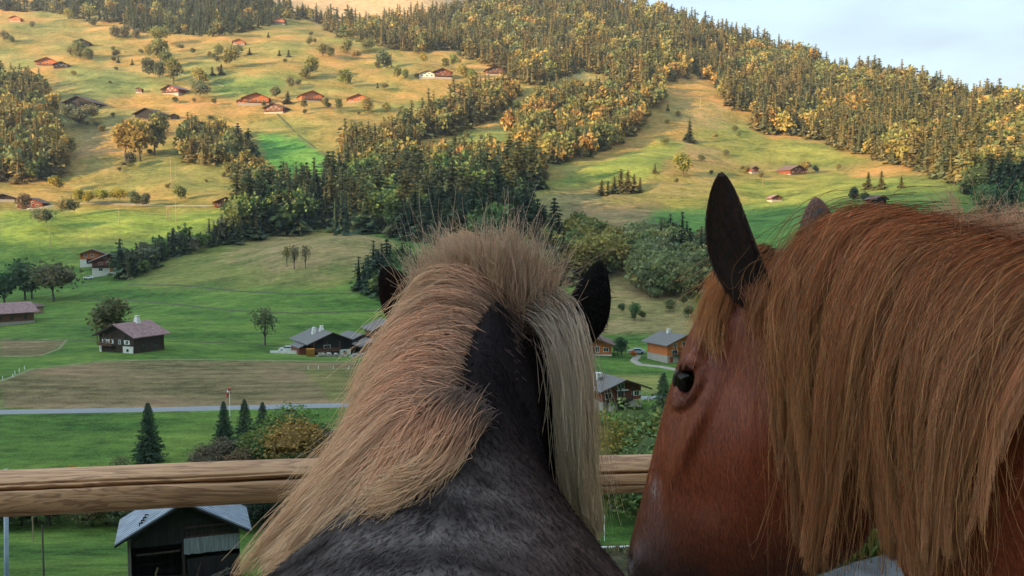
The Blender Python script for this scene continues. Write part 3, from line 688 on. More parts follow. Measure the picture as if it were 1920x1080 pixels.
# left slope and upper meadows: px, foot row, height px, kind, palette, what it is
sing = [
 (148,384,32,'B',(.17,.15,.02),'bright yellow tree left end of the track row'),(166,384,28,'B',(.18,.15,.02),'yellow tree second in the track row'),(190,384,30,'B',(.14,.14,.025),'yellow green tree third in the track row'),
 (223,383,30,'B',(.19,.15,.02),'yellow tree fourth in the track row'),(252,388,30,'B',(.08,.085,.035),'grey green bush at the right end of the track row'),(272,388,26,'B',(.08,.08,.04),'low grey bush past the track row'),
 (338,378,34,'B',(.09,.10,.03),'green tree left of the far brown chalet'),(128,408,38,'B',(.11,.10,.035),'dull green tree right of the left chalet'),(80,430,40,'B',(.085,.085,.04),'grey tree just below the left chalet'),
 (45,400,40,'B',(.12,.08,.045),'brownish tree at the left chalet wall'),(107,358,30,'B',(.17,.13,.02),'small yellow tree under the left wood'),
 (128,300,48,'B',(.13,.115,.035),'olive tree right of the left edge wood'),(235,300,75,'B',(.19,.115,.022),'largest golden beech of the left slope'),(262,302,82,'B',(.16,.11,.022),'golden beech right behind the largest one'),
 (290,292,70,'B',(.10,.085,.028),'dark golden tree right of the beeches'),(300,255,44,'B',(.09,.09,.03),'green tree by the half hidden black chalet'),(245,318,34,'B',(.08,.07,.035),'dull bush at the foot of the beeches'),
 (130,236,42,'B',(.085,.09,.045),'grey green tree below the black barn'),(148,240,40,'B',(.08,.085,.045),'grey tree below the black barn'),(170,230,34,'B',(.12,.10,.045),'tan tree right below the black barn'),
 (447,292,62,'S',(.024,.038,.024),'left dark spruce of a pair on the left slope'),(466,294,54,'S',(.024,.038,.024),'right dark spruce of a pair on the left slope'),
 (150,112,34,'B',(.10,.10,.035),'round olive tree above the shaded meadow'),(166,116,28,'B',(.095,.10,.035),'second olive tree above the shaded meadow'),(135,108,22,'B',(.11,.10,.035),'small olive tree left of the pair above the shaded meadow'),
 (298,86,36,'B',(.12,.12,.03),'light green tree on top of the upper hedge'),(300,118,48,'B',(.10,.105,.03),'tall green tree in the middle of the upper hedge'),(282,110,30,'B',(.13,.12,.03),'yellow green tree left in the upper hedge'),
 (280,150,42,'B',(.085,.09,.04),'grey green tree in the lower part of the upper hedge'),(300,154,40,'B',(.08,.085,.04),'dull green tree at the bottom of the upper hedge'),(325,158,52,'B',(.11,.11,.03),'light green tree at the right foot of the upper hedge'),(312,130,36,'B',(.09,.10,.035),'green tree inside the upper hedge'),
 (376,162,34,'B',(.14,.125,.03),'yellow green tree above the red roofed chalet'),(378,188,32,'B',(.085,.095,.045),'grey bush tree right of the red chalet'),(372,176,26,'B',(.09,.10,.04),'small bushy tree next to the red chalet'),
 (398,142,18,'S',(.05,.055,.03),'tiny spruce left of the upper field'),(415,140,20,'S',(.045,.05,.03),'tiny spruce in the upper field'),
 (430,128,44,'B',(.13,.12,.035),'yellowish tree in the upper field hedge'),(410,108,24,'B',(.11,.11,.035),'small tree in the upper field hedge'),(445,108,26,'B',(.10,.10,.035),'dull tree right in the upper field hedge'),
 (468,103,14,'S',(.05,.06,.03),'tiny tree on the golden field'),(524,105,12,'S',(.05,.055,.03),'tiny dark tree on the golden field'),(541,107,14,'S',(.055,.06,.03),'small dark tree right on the golden field'),
 (580,86,18,'B',(.09,.09,.035),'dull tree under the top forest'),(503,70,10,'S',(.06,.06,.03),'tiny conifer under the top forest'),
 (585,145,40,'B',(.12,.115,.03),'tall light tree in the middle hedge'),(572,150,26,'B',(.11,.11,.035),'lower light tree in the middle hedge'),(605,108,28,'B',(.11,.105,.035),'tree at the top of the middle hedge'),(620,112,26,'B',(.10,.10,.035),'right tree at the top of the middle hedge'),
 (545,168,26,'B',(.10,.10,.04),'bush at the foot of the middle hedge'),(517,186,26,'B',(.09,.09,.04),'tree right of the double chalet'),(540,195,24,'S',(.05,.055,.03),'small spruce right of the dark chalet'),(570,207,22,'B',(.10,.09,.035),'orchard tree below the chalets'),
 (610,205,24,'B',(.11,.105,.035),'orchard tree right below the chalets'),(635,210,26,'B',(.10,.10,.035),'green orchard tree under the slope chalets'),(648,166,38,'B',(.12,.12,.03),'tall leafy tree above the little pink chalet'),(640,160,24,'B',(.11,.11,.03),'small tree left of the tall leafy one'),
 (688,212,28,'B',(.14,.12,.035),'yellowish orchard tree right of the pink chalet'),(725,212,22,'B',(.12,.11,.035),'small orchard tree at the end of the row'),(708,165,10,'S',(.05,.06,.03),'tiny conifer in the wide meadow'),
 (722,133,38,'B',(.045,.06,.028),'dark dense tree above the wide meadow'),(745,150,28,'B',(.11,.11,.03),'light tree next to the dark dense one'),(760,152,24,'B',(.10,.11,.03),'light tree two right of the dense one'),
 (668,112,18,'B',(.15,.11,.04),'tan tree under the top middle forest'),(650,100,26,'B',(.11,.11,.035),'green tree under the top middle forest'),(690,98,24,'B',(.10,.10,.035),'dull tree under the top middle forest'),
 (795,120,22,'B',(.16,.12,.025),'yellow tree left of the far red farm'),(835,132,24,'B',(.12,.12,.03),'green tree behind the far red farm'),(850,128,28,'B',(.12,.12,.03),'tall tree behind the far red farm'),(870,150,30,'B',(.13,.12,.03),'tree right of the far red farm'),(885,158,30,'B',(.12,.12,.03),'second tree right of the far red farm'),
 (853,283,40,'S',(.055,.062,.028),'lone spruce in the small clearing'),(904,287,24,'B',(.055,.062,.028),'round dark bush in the small clearing'),(968,213,26,'B',(.07,.08,.03),'dark bush in the long clearing'),(982,215,26,'B',(.085,.09,.03),'lighter bush in the long clearing'),
 (1293,267,44,'S',(.040,.050,.026),'lone dark spruce on the sunny right meadow'),(1281,330,46,'B',(.12,.12,.025),'round yellow green tree on the right meadow'),
 (1128,366,30,'S',(.09,.08,.03),'leftmost of the small spruces in a row'),(1140,364,26,'S',(.085,.08,.03),'second of the small spruces in a row'),(1152,363,34,'S',(.085,.08,.03),'third of the small spruces in a row'),(1164,362,46,'S',(.085,.078,.03),'tallest of the small spruces in a row'),
 (1177,362,44,'S',(.09,.08,.03),'fifth of the small spruces in a row'),(1189,361,36,'S',(.085,.08,.03),'sixth of the small spruces in a row'),(1200,361,30,'S',(.09,.08,.03),'rightmost of the small spruces in a row'),
 (1228,325,20,'S',(.09,.08,.03),'small bushy conifer above the row'),(1510,325,24,'B',(.13,.11,.03),'golden tree right of the far red chalet'),(1530,325,16,'B',(.06,.08,.05),'low bluish bush right of the far red chalet'),
 (1572,320,14,'B',(.12,.11,.035),'low bush under the right forest'),(1628,355,34,'S',(.085,.082,.03),'small spruce right of the tall ear tip'),(1652,355,36,'S',(.085,.082,.03),'second small spruce on the right lower meadow'),(1690,352,22,'S',(.085,.08,.03),'third and smallest spruce on the right lower meadow'),
 (1600,382,32,'B',(.045,.06,.035),'dark bushy tree left of the small hut'),(1622,384,26,'B',(.05,.065,.035),'dark bush touching the small hut'),(1252,208,14,'S',(.05,.055,.03),'dark small tree at the forest edge'),
 (10,80,24,'B',(.11,.10,.04),'tree at the far upper left edge'),(22,84,18,'B',(.10,.10,.04),'bush at the far upper left edge'),(60,52,12,'B',(.11,.10,.04),'small tree in the upper left meadow'),(130,40,26,'B',(.15,.13,.03),'yellow tree under the upper left wood'),(175,50,16,'B',(.08,.085,.04),'dull bush under the upper left wood'),
 (216,72,22,'B',(.085,.085,.045),'grey green tree left of the row under the upper wood'),(235,72,24,'B',(.09,.09,.045),'middle tree of the row under the upper wood'),(255,74,20,'B',(.085,.085,.045),'right tree of the row under the upper wood'),
 (222,118,14,'S',(.06,.065,.035),'tiny dark tree left of the upper hedge'),(248,122,12,'S',(.06,.065,.035),'tiny dark bush left of the upper hedge'),
 (505,340,24,'B',(.14,.12,.03),'yellow tree beside the deep green field'),(480,330,30,'B',(.10,.10,.03),'tree at the left edge of the deep green field'),(1020,345,30,'B',(.10,.085,.03),'tree at the right end of the golden wood edge'),
]
for px, py, hp, k_, c, w_ in sing:
    T('SM' if k_ == 'S' else 'BM', px, py, hp, jit(c, .08), w_, None, random.uniform(.9, 1.15), parts=hp > 44)
for q in range(7):
    T('BM', 1370+q*14+700*0, 560, 40, jit((.06,.085,.03)), 'shrub of the thicket hidden behind the chestnut neck', 'shrubs behind the chestnut neck', 1.1, parts=False)
# hazel bushes seen above the chestnut's crest
for q, (px, py, hp) in enumerate([(1745,425,30),(1770,425,34),(1795,428,38),(1822,430,36)]):
    T('BO', px, py, hp, (.075,.095,.04), ['leftmost','second','third','rightmost'][q]+' of the four pale shrubs over the chestnut crest', 'pale shrubs over the chestnut crest', 1.3)

bush_px = []
while len(bush_px) < 64:
    x, y = random.uniform(110, 900), random.uniform(60, 380)
    if any(insp(w[1], x, y) for w in woods) or (480 < x < 640 and 250 < y < 350): continue
    bush_px.append((x, y))
bush_px += [(random.uniform(1240, 1560), random.uniform(205, 350)) for k in range(14)]
for x, y in bush_px:
    T('BM', x, y, random.uniform(7, 15), jit(random.choice([(.10,.09,.035),(.085,.09,.035),(.13,.11,.04),(.07,.075,.035)])), 'little bush dotted on the '+('far left' if x < 300 else 'left' if x < 500 else 'middle' if x < 700 else 'right' if x < 1000 else 'far right')+(' top' if y < 110 else ' upper' if y < 170 else ' lower' if y < 260 else ' bottom')+' of the sunlit mountain meadows', 'little bushes on the mountain meadows', 1.3, parts=False)
for x in range(1010, 1340, 22):
    T('BM', x+random.uniform(-8, 8), random.uniform(560, 612), random.uniform(14, 34), jit(random.choice([(.075,.085,.03),(.10,.095,.04),(.06,.08,.03)])), 'scrubby bush on the tan bank above the '+('small' if x < 1180 else 'three storey')+' orange chalet', 'scrub on the tan bank', 1.2, parts=False)
add_ground()
# ------------------------------------------------------------------ strips laid on the ground: road, paths, ditches
def strip(name, pts_px, width, mat, lift=.12, dmin=60, kind='structure', dist=None):
    P = []
    for i in range(len(pts_px)-1):
        (x0, y0), (x1, y1) = pts_px[i], pts_px[i+1]
        n = max(2, int(abs(x1-x0)/12)+1)
        for k in range(n): P.append((x0+(x1-x0)*k/n, y0+(y1-y0)*k/n))
    P.append(pts_px[-1])
    W_ = [at(a, b_, dmin) for a, b_ in P]; W_ = [w for w in W_ if w is not None]
    v, q = [], []
    for i, w in enumerate(W_):
        d = (W_[min(i+1, len(W_)-1)]-W_[max(i-1, 0)]); d.z = 0; d.normalize(); s = Vector((-d.y, d.x, 0))*width/2
        for k in range(5):
            p = w+s*(k/2-1); z = float(height(p.x, p.y)); v.append((p.x, p.y, z+lift*(1 if 0 < k < 4 else -1.0)))
    for i in range(len(W_)-1):
        for k in range(4): q.append((i*5+k, i*5+k+1, (i+1)*5+k+1, (i+1)*5+k))
    me = quads_mesh(name, v, q, [mat], smooth_=True); o = bpy.data.objects.new(name, me); link(o)
    return tag(o, kind=kind)
M['gravel'] = noisy('pale_gravel', (.20,.18,.15), (.29,.26,.22), 2.0)
M['ditch'] = noisy('rank_grass', (.035,.050,.018), (.075,.085,.03), .8)
M['ditch_pale'] = noisy('straw_edge', (.12,.13,.05), (.20,.19,.09), .8)
strip('road', [(-200,776),(0,773),(300,768),(640,760),(700,758),(1080,752),(1240,745),(1400,742)], 4.6, M['asphalt'], .18)
strip('track', [(-100,636),(0,638),(120,640),(200,640),(300,640),(480,645),(540,652)], 1.3, M['ditch'], .14)
strip('ditch', [(240,534),(340,535),(440,546),(560,552),(640,550),(730,549)], 1.8, M['ditch'], .16)
strip('ditch', [(150,565),(240,563),(340,572),(440,583),(560,588),(700,583),(740,580)], 2.0, M['ditch'], .16)
strip('field_edge', [(125,638),(110,655),(75,668),(0,669)], 1.0, M['ditch_pale'], .14)
strip('field_edge', [(-50,720),(0,716),(60,693),(190,678),(330,674),(690,679)], 1.2, M['ditch_pale'], .14)
strip('field_edge', [(560,694),(690,692)], .9, M['ditch_pale'], .14)
strip('path', [(1195,668),(1188,676),(1200,684),(1240,688),(1300,700)], 2.6, M['gravel'], .2)
strip('track', [(120,382),(200,381),(300,386),(400,386),(440,384)], 2.6, M['gravel'], .2)
strip('track', [(30,384),(60,392),(120,383)], 2.6, M['gravel'], .2)
strip('ditch', [(520,214),(560,255),(600,285),(640,300)], 2.4, M['ditch'], .3)
strip('track', [(190,128),(300,128),(420,162)], 1.8, M['ditch_pale'], .3)

# ------------------------------------------------------------------ chalets
def window(b, x, z, w, h, y, shutter=None, frame='white', parts=True):
    """on the gable wall plane y (facing -y)"""
    f = MB(); t_ = .09
    f.box(x-w/2-t_, x+w/2+t_, y-.06, y+.02, z-t_, z); f.box(x-w/2-t_, x+w/2+t_, y-.06, y+.02, z+h, z+h+t_)
    f.box(x-w/2-t_, x-w/2, y-.06, y+.02, z, z+h); f.box(x+w/2, x+w/2+t_, y-.06, y+.02, z, z+h); f.box(x-.03, x+.03, y-.05, y+.01, z, z+h)
    o = f.build('window', M[frame], b)
    MB().box(x-w/2, x+w/2, y-.03, y+.015, z, z+h).build('pane', M['glass'], o)
    if shutter:
        for s in (-1, 1):
            c_ = x+s*(w/2+t_+w*.27); MB().box(c_-w*.25, c_+w*.25, y-.07, y-.005, z-.03, z+h+.03).build('shutter', M[shutter], o)
def chalet(name, label, px, py, w, l, hw, rz, wall='wood_brown', roof='roof_slate', base='plaster', bh=1.0, pitch=22, eave=1.1,
           wins=(), balcony=None, chimney=None, D=None, cat='chalet', lift=0, rooflen=None, group=None, door=None, far=False, side_wins=0):
    p = ground_at(px, D) if D else at(px, py)
    p = Vector(p); p.z += lift
    # take the lowest corner as the base so that no wall hovers
    b = empty(name, p, rz, label, cat, group)
    X, Y0, Y1 = w/2, -l/2, l/2; rise = math.tan(R(pitch))*X
    m_ = MB(); m_.box(-X-.06, X+.06, Y0-.06, Y1+.06, -3.0, bh); m_.build('base', M[base], b)
    m_ = MB(); v = [(-X,Y0,bh),(X,Y0,bh),(X,Y0,hw),(0,Y0,hw+rise),(-X,Y0,hw),(-X,Y1,bh),(X,Y1,bh),(X,Y1,hw),(0,Y1,hw+rise),(-X,Y1,hw)]
    m_.add(v, [(0,1,2,3,4),(9,8,7,6,5),(1,6,7,2),(0,4,9,5),(2,7,8,3),(4,3,8,9),(0,5,6,1)]); m_.build('wall', M[wall], b)
    th_ = .22 if not far else .3; cs = 1/math.cos(R(pitch)); m_ = MB(); E = X+eave; fy = eave*1.15
    zt = lambda x: hw+rise-abs(x)*math.tan(R(pitch))
    for s in (-1, 1):
        v = [(0,Y0-fy,zt(0)+.01),(s*E,Y0-fy,zt(E)+.01),(s*E,Y1+fy,zt(E)+.01),(0,Y1+fy,zt(0)+.01)]
        v += [(a, b_, c_+th_) for a, b_, c_ in v]; m_.add(v, [(0,1,2,3),(7,6,5,4),(0,4,5,1),(1,5,6,2),(2,6,7,3),(3,7,4,0)])
    rf = m_.build('roof', M[roof], b)
    m_ = MB()
    for s in (-1, 1):     # barge boards along the gable
        v = [(0,Y0-fy-.06,zt(0)-.12),(s*E,Y0-fy-.06,zt(E)-.12),(s*E,Y0-fy-.06,zt(E)+th_+.03),(0,Y0-fy-.06,zt(0)+th_+.03)]
        v += [(a, b_+.055, c_) for a, b_, c_ in v]; m_.add(v, [(0,1,2,3),(7,6,5,4),(0,4,5,1),(1,5,6,2),(2,6,7,3),(3,7,4,0)])
    m_.build('barge_board', M['wood_dark'] if wall != 'wood_orange' else M['wood_brown'], rf)
    if chimney:
        cx_, cy_, ck = chimney; z0 = zt(cx_)
        m_ = MB(); a_, c_ = (.75, .35) if ck == 'cone' else (.45, .45); hh_ = 1.7 if ck == 'cone' else 1.5
        v = [(cx_-a_,cy_-a_,z0-.3),(cx_+a_,cy_-a_,z0-.3),(cx_+a_,cy_+a_,z0-.3),(cx_-a_,cy_+a_,z0-.3),(cx_-c_,cy_-c_,z0+hh_),(cx_+c_,cy_-c_,z0+hh_),(cx_+c_,cy_+c_,z0+hh_),(cx_-c_,cy_+c_,z0+hh_)]
        m_.add(v, [(0,1,5,4),(1,2,6,5),(2,3,7,6),(3,0,4,7),(4,5,6,7)]); m_.box(cx_-c_-.12, cx_+c_+.12, cy_-c_-.12, cy_+c_+.12, z0+hh_, z0+hh_+.12)
        m_.build('chimney', M['plaster'], rf)
    for wn in wins:
        x, z, ww, hh_ = wn[:4]; window(b, x, z, ww, hh_, Y0-.005 if z > bh else Y0-.065, wn[4] if len(wn) > 4 else None, 'white' if not far else 'white')
    for k in range(side_wins):
        for s in (-1, 1):
            yy = Y0+(k+.7)*l/(side_wins+.4)
            o = MB().box(s*X-.05 if s < 0 else s*X-.02, s*X+.02 if s < 0 else s*X+.05, yy-.5, yy+.5, bh+.7, bh+1.9).build('window', M['glass'], b)
    if balcony:
        z, x0, x1 = balcony[:3]; bm_ = balcony[3] if len(balcony) > 3 else 'wood_dark'
        m_ = MB(); m_.box(x0, x1, Y0-1.25, Y0-.07, z-.14, z); m_.box(x0, x1, Y0-1.3, Y0-1.22, z+.85, z+.97)
        n = int((x1-x0)/.28)
        for k in range(n+1): xx = x0+(x1-x0)*k/n; m_.box(xx-.07, xx+.07, Y0-1.27, Y0-1.235, z, z+.86)
        for xx in (x0+.08, (x0+x1)/2, x1-.08): m_.box(xx-.08, xx+.08, Y0-1.3, Y0-1.15, z-.14, min(zt(xx)-.25, z+3.0))
        m_.build('balcony', M[bm_], b)
    if door:
        x, z, ww, hh_, dm = door
        o = MB().box(x-ww/2, x+ww/2, Y0-.10, Y0-.068 if z < bh else Y0-.005, z, z+hh_).build('door', M[dm], b)
    return b
# near chalets in the valley
A = chalet('chalet', 'dark chalet with pinkish rusty roof and white cone chimney alone in the meadow', 248, 656, 11.5, 9.5, 4.2, R(-24), 'wood_dark', 'roof_rust', 'wood_dark', .1, 24, 1.1,
    wins=[(-3.9,2.1,.8,.9,'white'),(-1.9,2.1,.8,.9,'white'),(1.0,2.1,.6,.9),(3.4,2.1,.8,.9,'white')], chimney=(.3,1.5,'cone'), balcony=(1.7,-5.2,-.6,'wood_brown'), side_wins=2)
MB().box(2.2,5.5,-4.95,-4.8,-.8,1.6).build('white_cellar_wall', M['plaster'], A); MB().box(-5.6,-4.9,-4.95,-4.8,-.8,1.5).build('corner_pier', M['plaster'], A)
MB().box(3.4,4.1,-4.99,-4.94,.3,1.0).build('cellar_window', M['glass'], A)
for x in (-3.5,-.6,2.4): MB().box(x-.07,x+.07,-4.86,-4.76,3.2,5.2 if abs(x) < 1 else 4.6).build('gable_post', M['bark'], A)
MB().box(-5.3,2.4,-4.87,-4.77,3.25,3.4).build('gable_beam', M['bark'], A)
B1 = chalet('farmhouse', 'large dark farmhouse with wide grey roof and two pale cone chimneys', 603, 662, 12.5, 15, 4.4, R(30), 'wood_black', 'roof_slate', 'wood_black', .1, 23, 1.4,
    wins=[(-1.3,2.3,1.8,1.0)], chimney=(-.6,-.5,'cone'), balcony=(1.6,-5.6,2.2,'wood_brown'), side_wins=3, D=236)
MB().box(2.4,5.8,-7.7,-7.52,-1,1.7).build('white_cellar_wall', M['plaster'], B1); MB().box(3.6,4.6,-7.74,-7.69,.4,1.2).build('cellar_window', M['glass'], B1)
B1.scale = (.88, .88, .84)
m_ = MB(); 
for dx in (-2.6,): m_.add([(dx-.8,-.3,4.9),(dx+.8,-.3,4.9),(dx+.8,1.3,4.9),(dx-.8,1.3,4.9),(dx-.35,.1,8.2),(dx+.35,.1,8.2),(dx+.35,.8,8.2),(dx-.35,.8,8.2)], [(0,1,5,4),(1,2,6,5),(2,3,7,6),(3,0,4,7),(4,5,6,7)])
m_.build('chimney', M['plaster'], B1)
m_ = MB(); m_.add([(-6.3,-6,3.9),(-9.3,-6,2.6),(-9.3,3,2.6),(-6.3,3,3.9),(-6.3,-6,4.1),(-9.3,-6,2.8),(-9.3,3,2.8),(-6.3,3,4.1)], [(0,1,2,3),(7,6,5,4),(0,4,5,1),(1,5,6,2),(2,6,7,3),(3,7,4,0)]); m_.build('lean_to_roof', M['roof_slate'], B1)
MB().box(-8.9,-6.3,-5.4,2.6,-1.5,2.7).build('lean_to_wall', M['wood_red'], B1)
chalet('barn', 'small dark barn with grey roof right behind the large farmhouse', 664, 662, 7.5, 9, 2.9, R(32), 'wood_black', 'roof_slate', 'stone', .5, 22, 1.0, D=246, cat='barn', door=(0,.6,1.6,1.8,'wood_brown'))
chalet('shed', 'low open fronted shed with grey roof beside the pony mane', 694, 664, 7, 6, 2.3, R(28), 'wood_brown', 'roof_slate', 'stone', .5, 18, .9, D=238, cat='shed', wins=[(-.6,1.1,2.6,.8)])
chalet('barn', 'grey roofed barn half hidden by the pony mane', 722, 660, 10, 9, 3.6, R(25), 'wood_brown', 'roof_slate', 'stone', .5, 22, 1.0, D=262, cat='barn', door=(0,.6,1.6,2.0,'wood_dark'))
C1 = chalet('farmhouse', 'brown farmhouse with long rusty roof cut by the left edge', 4, 604, 12, 13, 4.0, R(-42), 'wood_brown', 'roof_rust', 'stone', .9, 22, 1.2, wins=[(-3,2.0,1.0,1.1,'white'),(0,2.0,1.0,1.1,'white'),(3.2,2.0,1.0,1.1,'white')], side_wins=3, D=290)
chalet('hayshed', 'small tan plank shed under the round trees at left', 52, 577, 7, 4.5, 2.6, R(-12), 'pole', 'roof_brown', 'pole', .3, 14, .6, door=(1.6,.3,2.4,2.0,'wood_black'), D=318, cat='shed')
E2 = chalet('chalet', 'broad reddish chalet with pale ground floor and balcony below the hedgerow', 205, 505, 15, 13, 5.0, R(24), 'wood_red', 'roof_brown', 'plaster', 1.9, 23, 1.5, wins=[(-4,3.3,1.1,1.1,'wood_orange'),(-1,3.3,1.1,1.1,'wood_orange'),(2.2,3.3,1.1,1.1,'wood_orange'),(5,3.3,1.1,1.1),(-2,6.2,1,1),(2,6.2,1,1),(-4,.7,1.6,1.2),(3.5,.7,1,1.2)], balcony=(3.0,-7.2,6.9,'wood_brown'), chimney=(2,0,'box'), door=(.5,.0,1.6,2.1,'wood_orange'), D=412)
E1 = chalet('chalet', 'small orange timber house on a pale ground floor, left of the broad reddish chalet', 172, 500, 10, 12, 4.6, R(22), 'wood_orange', 'roof_brown', 'plaster', 2.0, 20, 1.3, wins=[(-2.5,3.2,1,1.1),(0.2,3.2,1,1.1)], door=(-.5,0,3.6,2.2,'glass'), D=425)
F1 = chalet('chalet', 'small bright orange chalet right of the grey pony ear', 1118, 664, 7.8, 7, 3.0, R(-6), 'wood_orange', 'roof_brown', 'plaster', .4, 22, 1.2, wins=[(-2.5,1.2,1.2,.9),(.3,1.0,.9,1.4),(2.5,1.2,1.2,.9)], door=(-1.1,.2,1.0,2.0,'wood_brown'), balcony=(.5,-3.7,-.4,'wood_brown'))
G1 = chalet('chalet', 'three storey orange timber chalet with stone ground floor behind the eye', 1262, 674, 12.5, 11, 6.6, R(26), 'wood_orange', 'roof_slate', 'stone', 2.4, 23, 1.5,
    wins=[(-3.3,5.3,1.1,1.3),(-3.4,3.0,2.0,1.3),(.6,3.0,1.9,1.7),(.6,5.3,1.9,1.5),(4.3,3.2,1.2,1.4),(4.3,5.3,1.0,1.4),(-1.9,.4,.9,1.7),(0,.4,.9,1.7)], balcony=(2.65,-4.2,5.9,'wood_dark'), door=(-4.6,.0,1.2,2.1,'wood_red'), chimney=(-.5,2,'box')); G1.scale = (.76, .76, .70)
for x in (-5.5,-1.6,2.4,5.6): MB().box(x-.14,x+.14,-5.72,-5.5,0,6.6).build('corner_post', M['wood_orange'], G1)
MB().box(-2,3.4,-6.2,-5.55,4.9,5.05).build('upper_balcony', M['wood_orange'], G1)
H1 = chalet('chalet', 'red brown chalet with stone ground floor and balcony above the right rail', 1147, 776, 7.6, 8, 5.0, R(24), 'wood_red', 'roof_slate', 'stone', 2.1, 24, 1.3,
    wins=[(2.9,3.0,.9,.9,'white'),(-.3,2.6,1.2,1.6),(-2.8,2.7,1.2,1.2),(-.3,4.7,1.2,1.1)], balcony=(2.35,-3.6,1.4,'wood_dark'), chimney=(-2.0,1,'box'), door=(-.3,0,1.3,1.8,'glass'), D=152); H1.scale = (.95, .95, .76)
MB().box(-1.4,1.0,-4.6,-4.1,4.35,4.5).build('awning', M['white'], H1)
for x in (-2.6,1.2): MB().box(x-.35,x+.35,-5.1,-4.1,-.6,2.1).build('stone_pier', M['stone'], H1)
MB().box(.6,1.2,-.2,.9,0,.04, Matrix.Translation((-2.9,-.5,6.12)) @ Matrix.Rotation(R(-24), 4, 'Y')).build('skylight', M['glass'], H1)
# houses on the slope
def farh(label, px, py, w, wall, roof, rz=0, hw=4.6, bal=True, base='stone', name='chalet', l=None, n=3, cat='chalet', orange=False):
    if wall in ('wood_black',): n = 0; 
    ws = [(-w*.3+w*.6*k/max(n-1, 1), hw*.5, 1.5, 1.3) for k in range(n)]
    return chalet(name, label, px, py, w, l or w*.85, hw, rz, wall, roof, base, 1.3 if base != wall else .1, 22, w*.09, wins=ws+([(-w*.12, hw*.95, 1.2, 1.0), (w*.12, hw*.95, 1.2, 1.0)] if w > 12 and n else []), balcony=(hw*.5-.7, -w*.48, w*.48, 'wood_brown') if bal else None, far=True, cat=cat, lift=-w*.16)
farh('reddish chalet on its mound at the left edge of the lit slope', 64, 388, 14, 'wood_red', 'roof_brown', R(6))
farh('brown chalet at the end of the track beside the dark wood', 424, 387, 13, 'wood_red', 'roof_brown', R(18))
farh('bright orange chalet on the upper left meadow', 92, 122, 19, 'wood_orange', 'roof_brown', R(14), 5.0)
farh('dark shed roof right beside the bright orange chalet', 116, 124, 13, 'wood_dark', 'roof_brown', R(20), 2.6, False, 'wood_dark', 'barn', cat='barn')
farh('black barn with wide roof above the pale trees', 161, 198, 24, 'wood_black', 'roof_brown', R(-10), 5.4, False, 'wood_black', 'barn', cat='barn')
farh('black chalet peeping out behind the golden beeches', 286, 220, 20, 'wood_black', 'roof_brown', R(-12), 5.4, False, 'wood_black', 'barn', cat='barn')
farh('tiny black shed right of the half hidden black chalet', 328, 222, 6, 'wood_black', 'roof_brown', R(10), 3, False, 'wood_black', 'shed', n=1, cat='shed')
farh('tiny brown hut left of the red roofed chalet', 262, 174, 5, 'wood_brown', 'roof_brown', 0, 4, False, 'stone', 'shed', n=1, cat='shed')
farh('red brown chalet at the foot of the upper hedge', 330, 173, 17, 'wood_red', 'roof_rust', R(-20), 4.6)
farh('large orange chalet of the middle hamlet with balcony', 480, 191, 21, 'wood_orange', 'roof_brown', R(16), 5.6)
farh('low annex left of the large hamlet chalet', 461, 193, 13, 'wood_orange', 'roof_brown', R(16), 3.2, False)
farh('orange chalet on the right of the middle hamlet', 582, 186, 18, 'wood_orange', 'roof_brown', R(24), 5.4)
farh('small dark brown chalet below the middle hamlet', 521, 208, 17, 'wood_brown', 'roof_brown', R(-14), 4.6)
farh('dark barn high on the left meadow', 156, 84, 15, 'wood_black', 'roof_slate', R(12), 4.2, False, 'wood_black', 'barn', cat='barn')
farh('pinkish hut among trees at the upper left edge', 31, 40, 12, 'wood_orange', 'roof_rust', R(10), 5, False, n=2)
farh('tiny orange chalet at the top of the golden field', 523, 44, 16, 'wood_orange', 'roof_brown', R(10), 5)
farh('small orange hut below the upper forest', 448, 83, 12, 'wood_orange', 'roof_brown', R(16), 4, False, n=2)
farh('small pink walled chalet on the wide meadow', 672, 189, 17, 'wood_orange', 'roof_rust', R(10), 4.0, False)
farh('red farm beside the trees above the wide meadow', 828, 144, 17, 'wood_red', 'roof_brown', R(12), 6)
farh('pale stone barn left of the red farm', 800, 144, 15, 'plaster', 'roof_brown', R(8), 4, False, name='barn', cat='barn')
farh('brown chalet at the edge of the forest right of the red farm', 926, 138, 17, 'wood_brown', 'roof_brown', R(12), 5.4)
farh('small dark chalet under the upper middle forest', 825, 84, 17, 'wood_brown', 'roof_brown', R(10), 5)
farh('low brown hut under the upper middle forest', 722, 83, 15, 'wood_brown', 'roof_brown', R(10), 3.6, False)
farh('red roofed chalet on the right meadow above the ears', 1484, 325, 14, 'wood_red', 'roof_brown', R(28), 4.4)
farh('tiny reddish hut left of the red roofed chalet', 1411, 324, 6, 'wood_red', 'roof_brown', R(28), 3.8, False, n=1, name='shed', cat='hut')
chalet('hut', 'small black hut on a white base behind the chestnut crest', 1643, 389, 6.4, 6.5, 4.2, R(22), 'wood_black', 'roof_brown', 'plaster', 1.4, 26, 1.0, cat='hut', door=(.6,2.0,.8,1.2,'wood_brown'))
chalet('hut', 'little reddish hut on rubble beside the tall chestnut ear', 1452, 377, 6.5, 5, 1.8, R(16), 'wood_brown', 'roof_rust', 'stone', .6, 24, .6, cat='hut', door=(0,.6,1.0,1.2,'wood_dark'))
chalet('hut', 'tiny red hut above the small orange chalet', 1118, 625, 4.2, 3, 2.0, R(8), 'wood_red', 'roof_rust', 'stone', .4, 20, .4, cat='hut', door=(0,.4,.7,1.3,'white'))
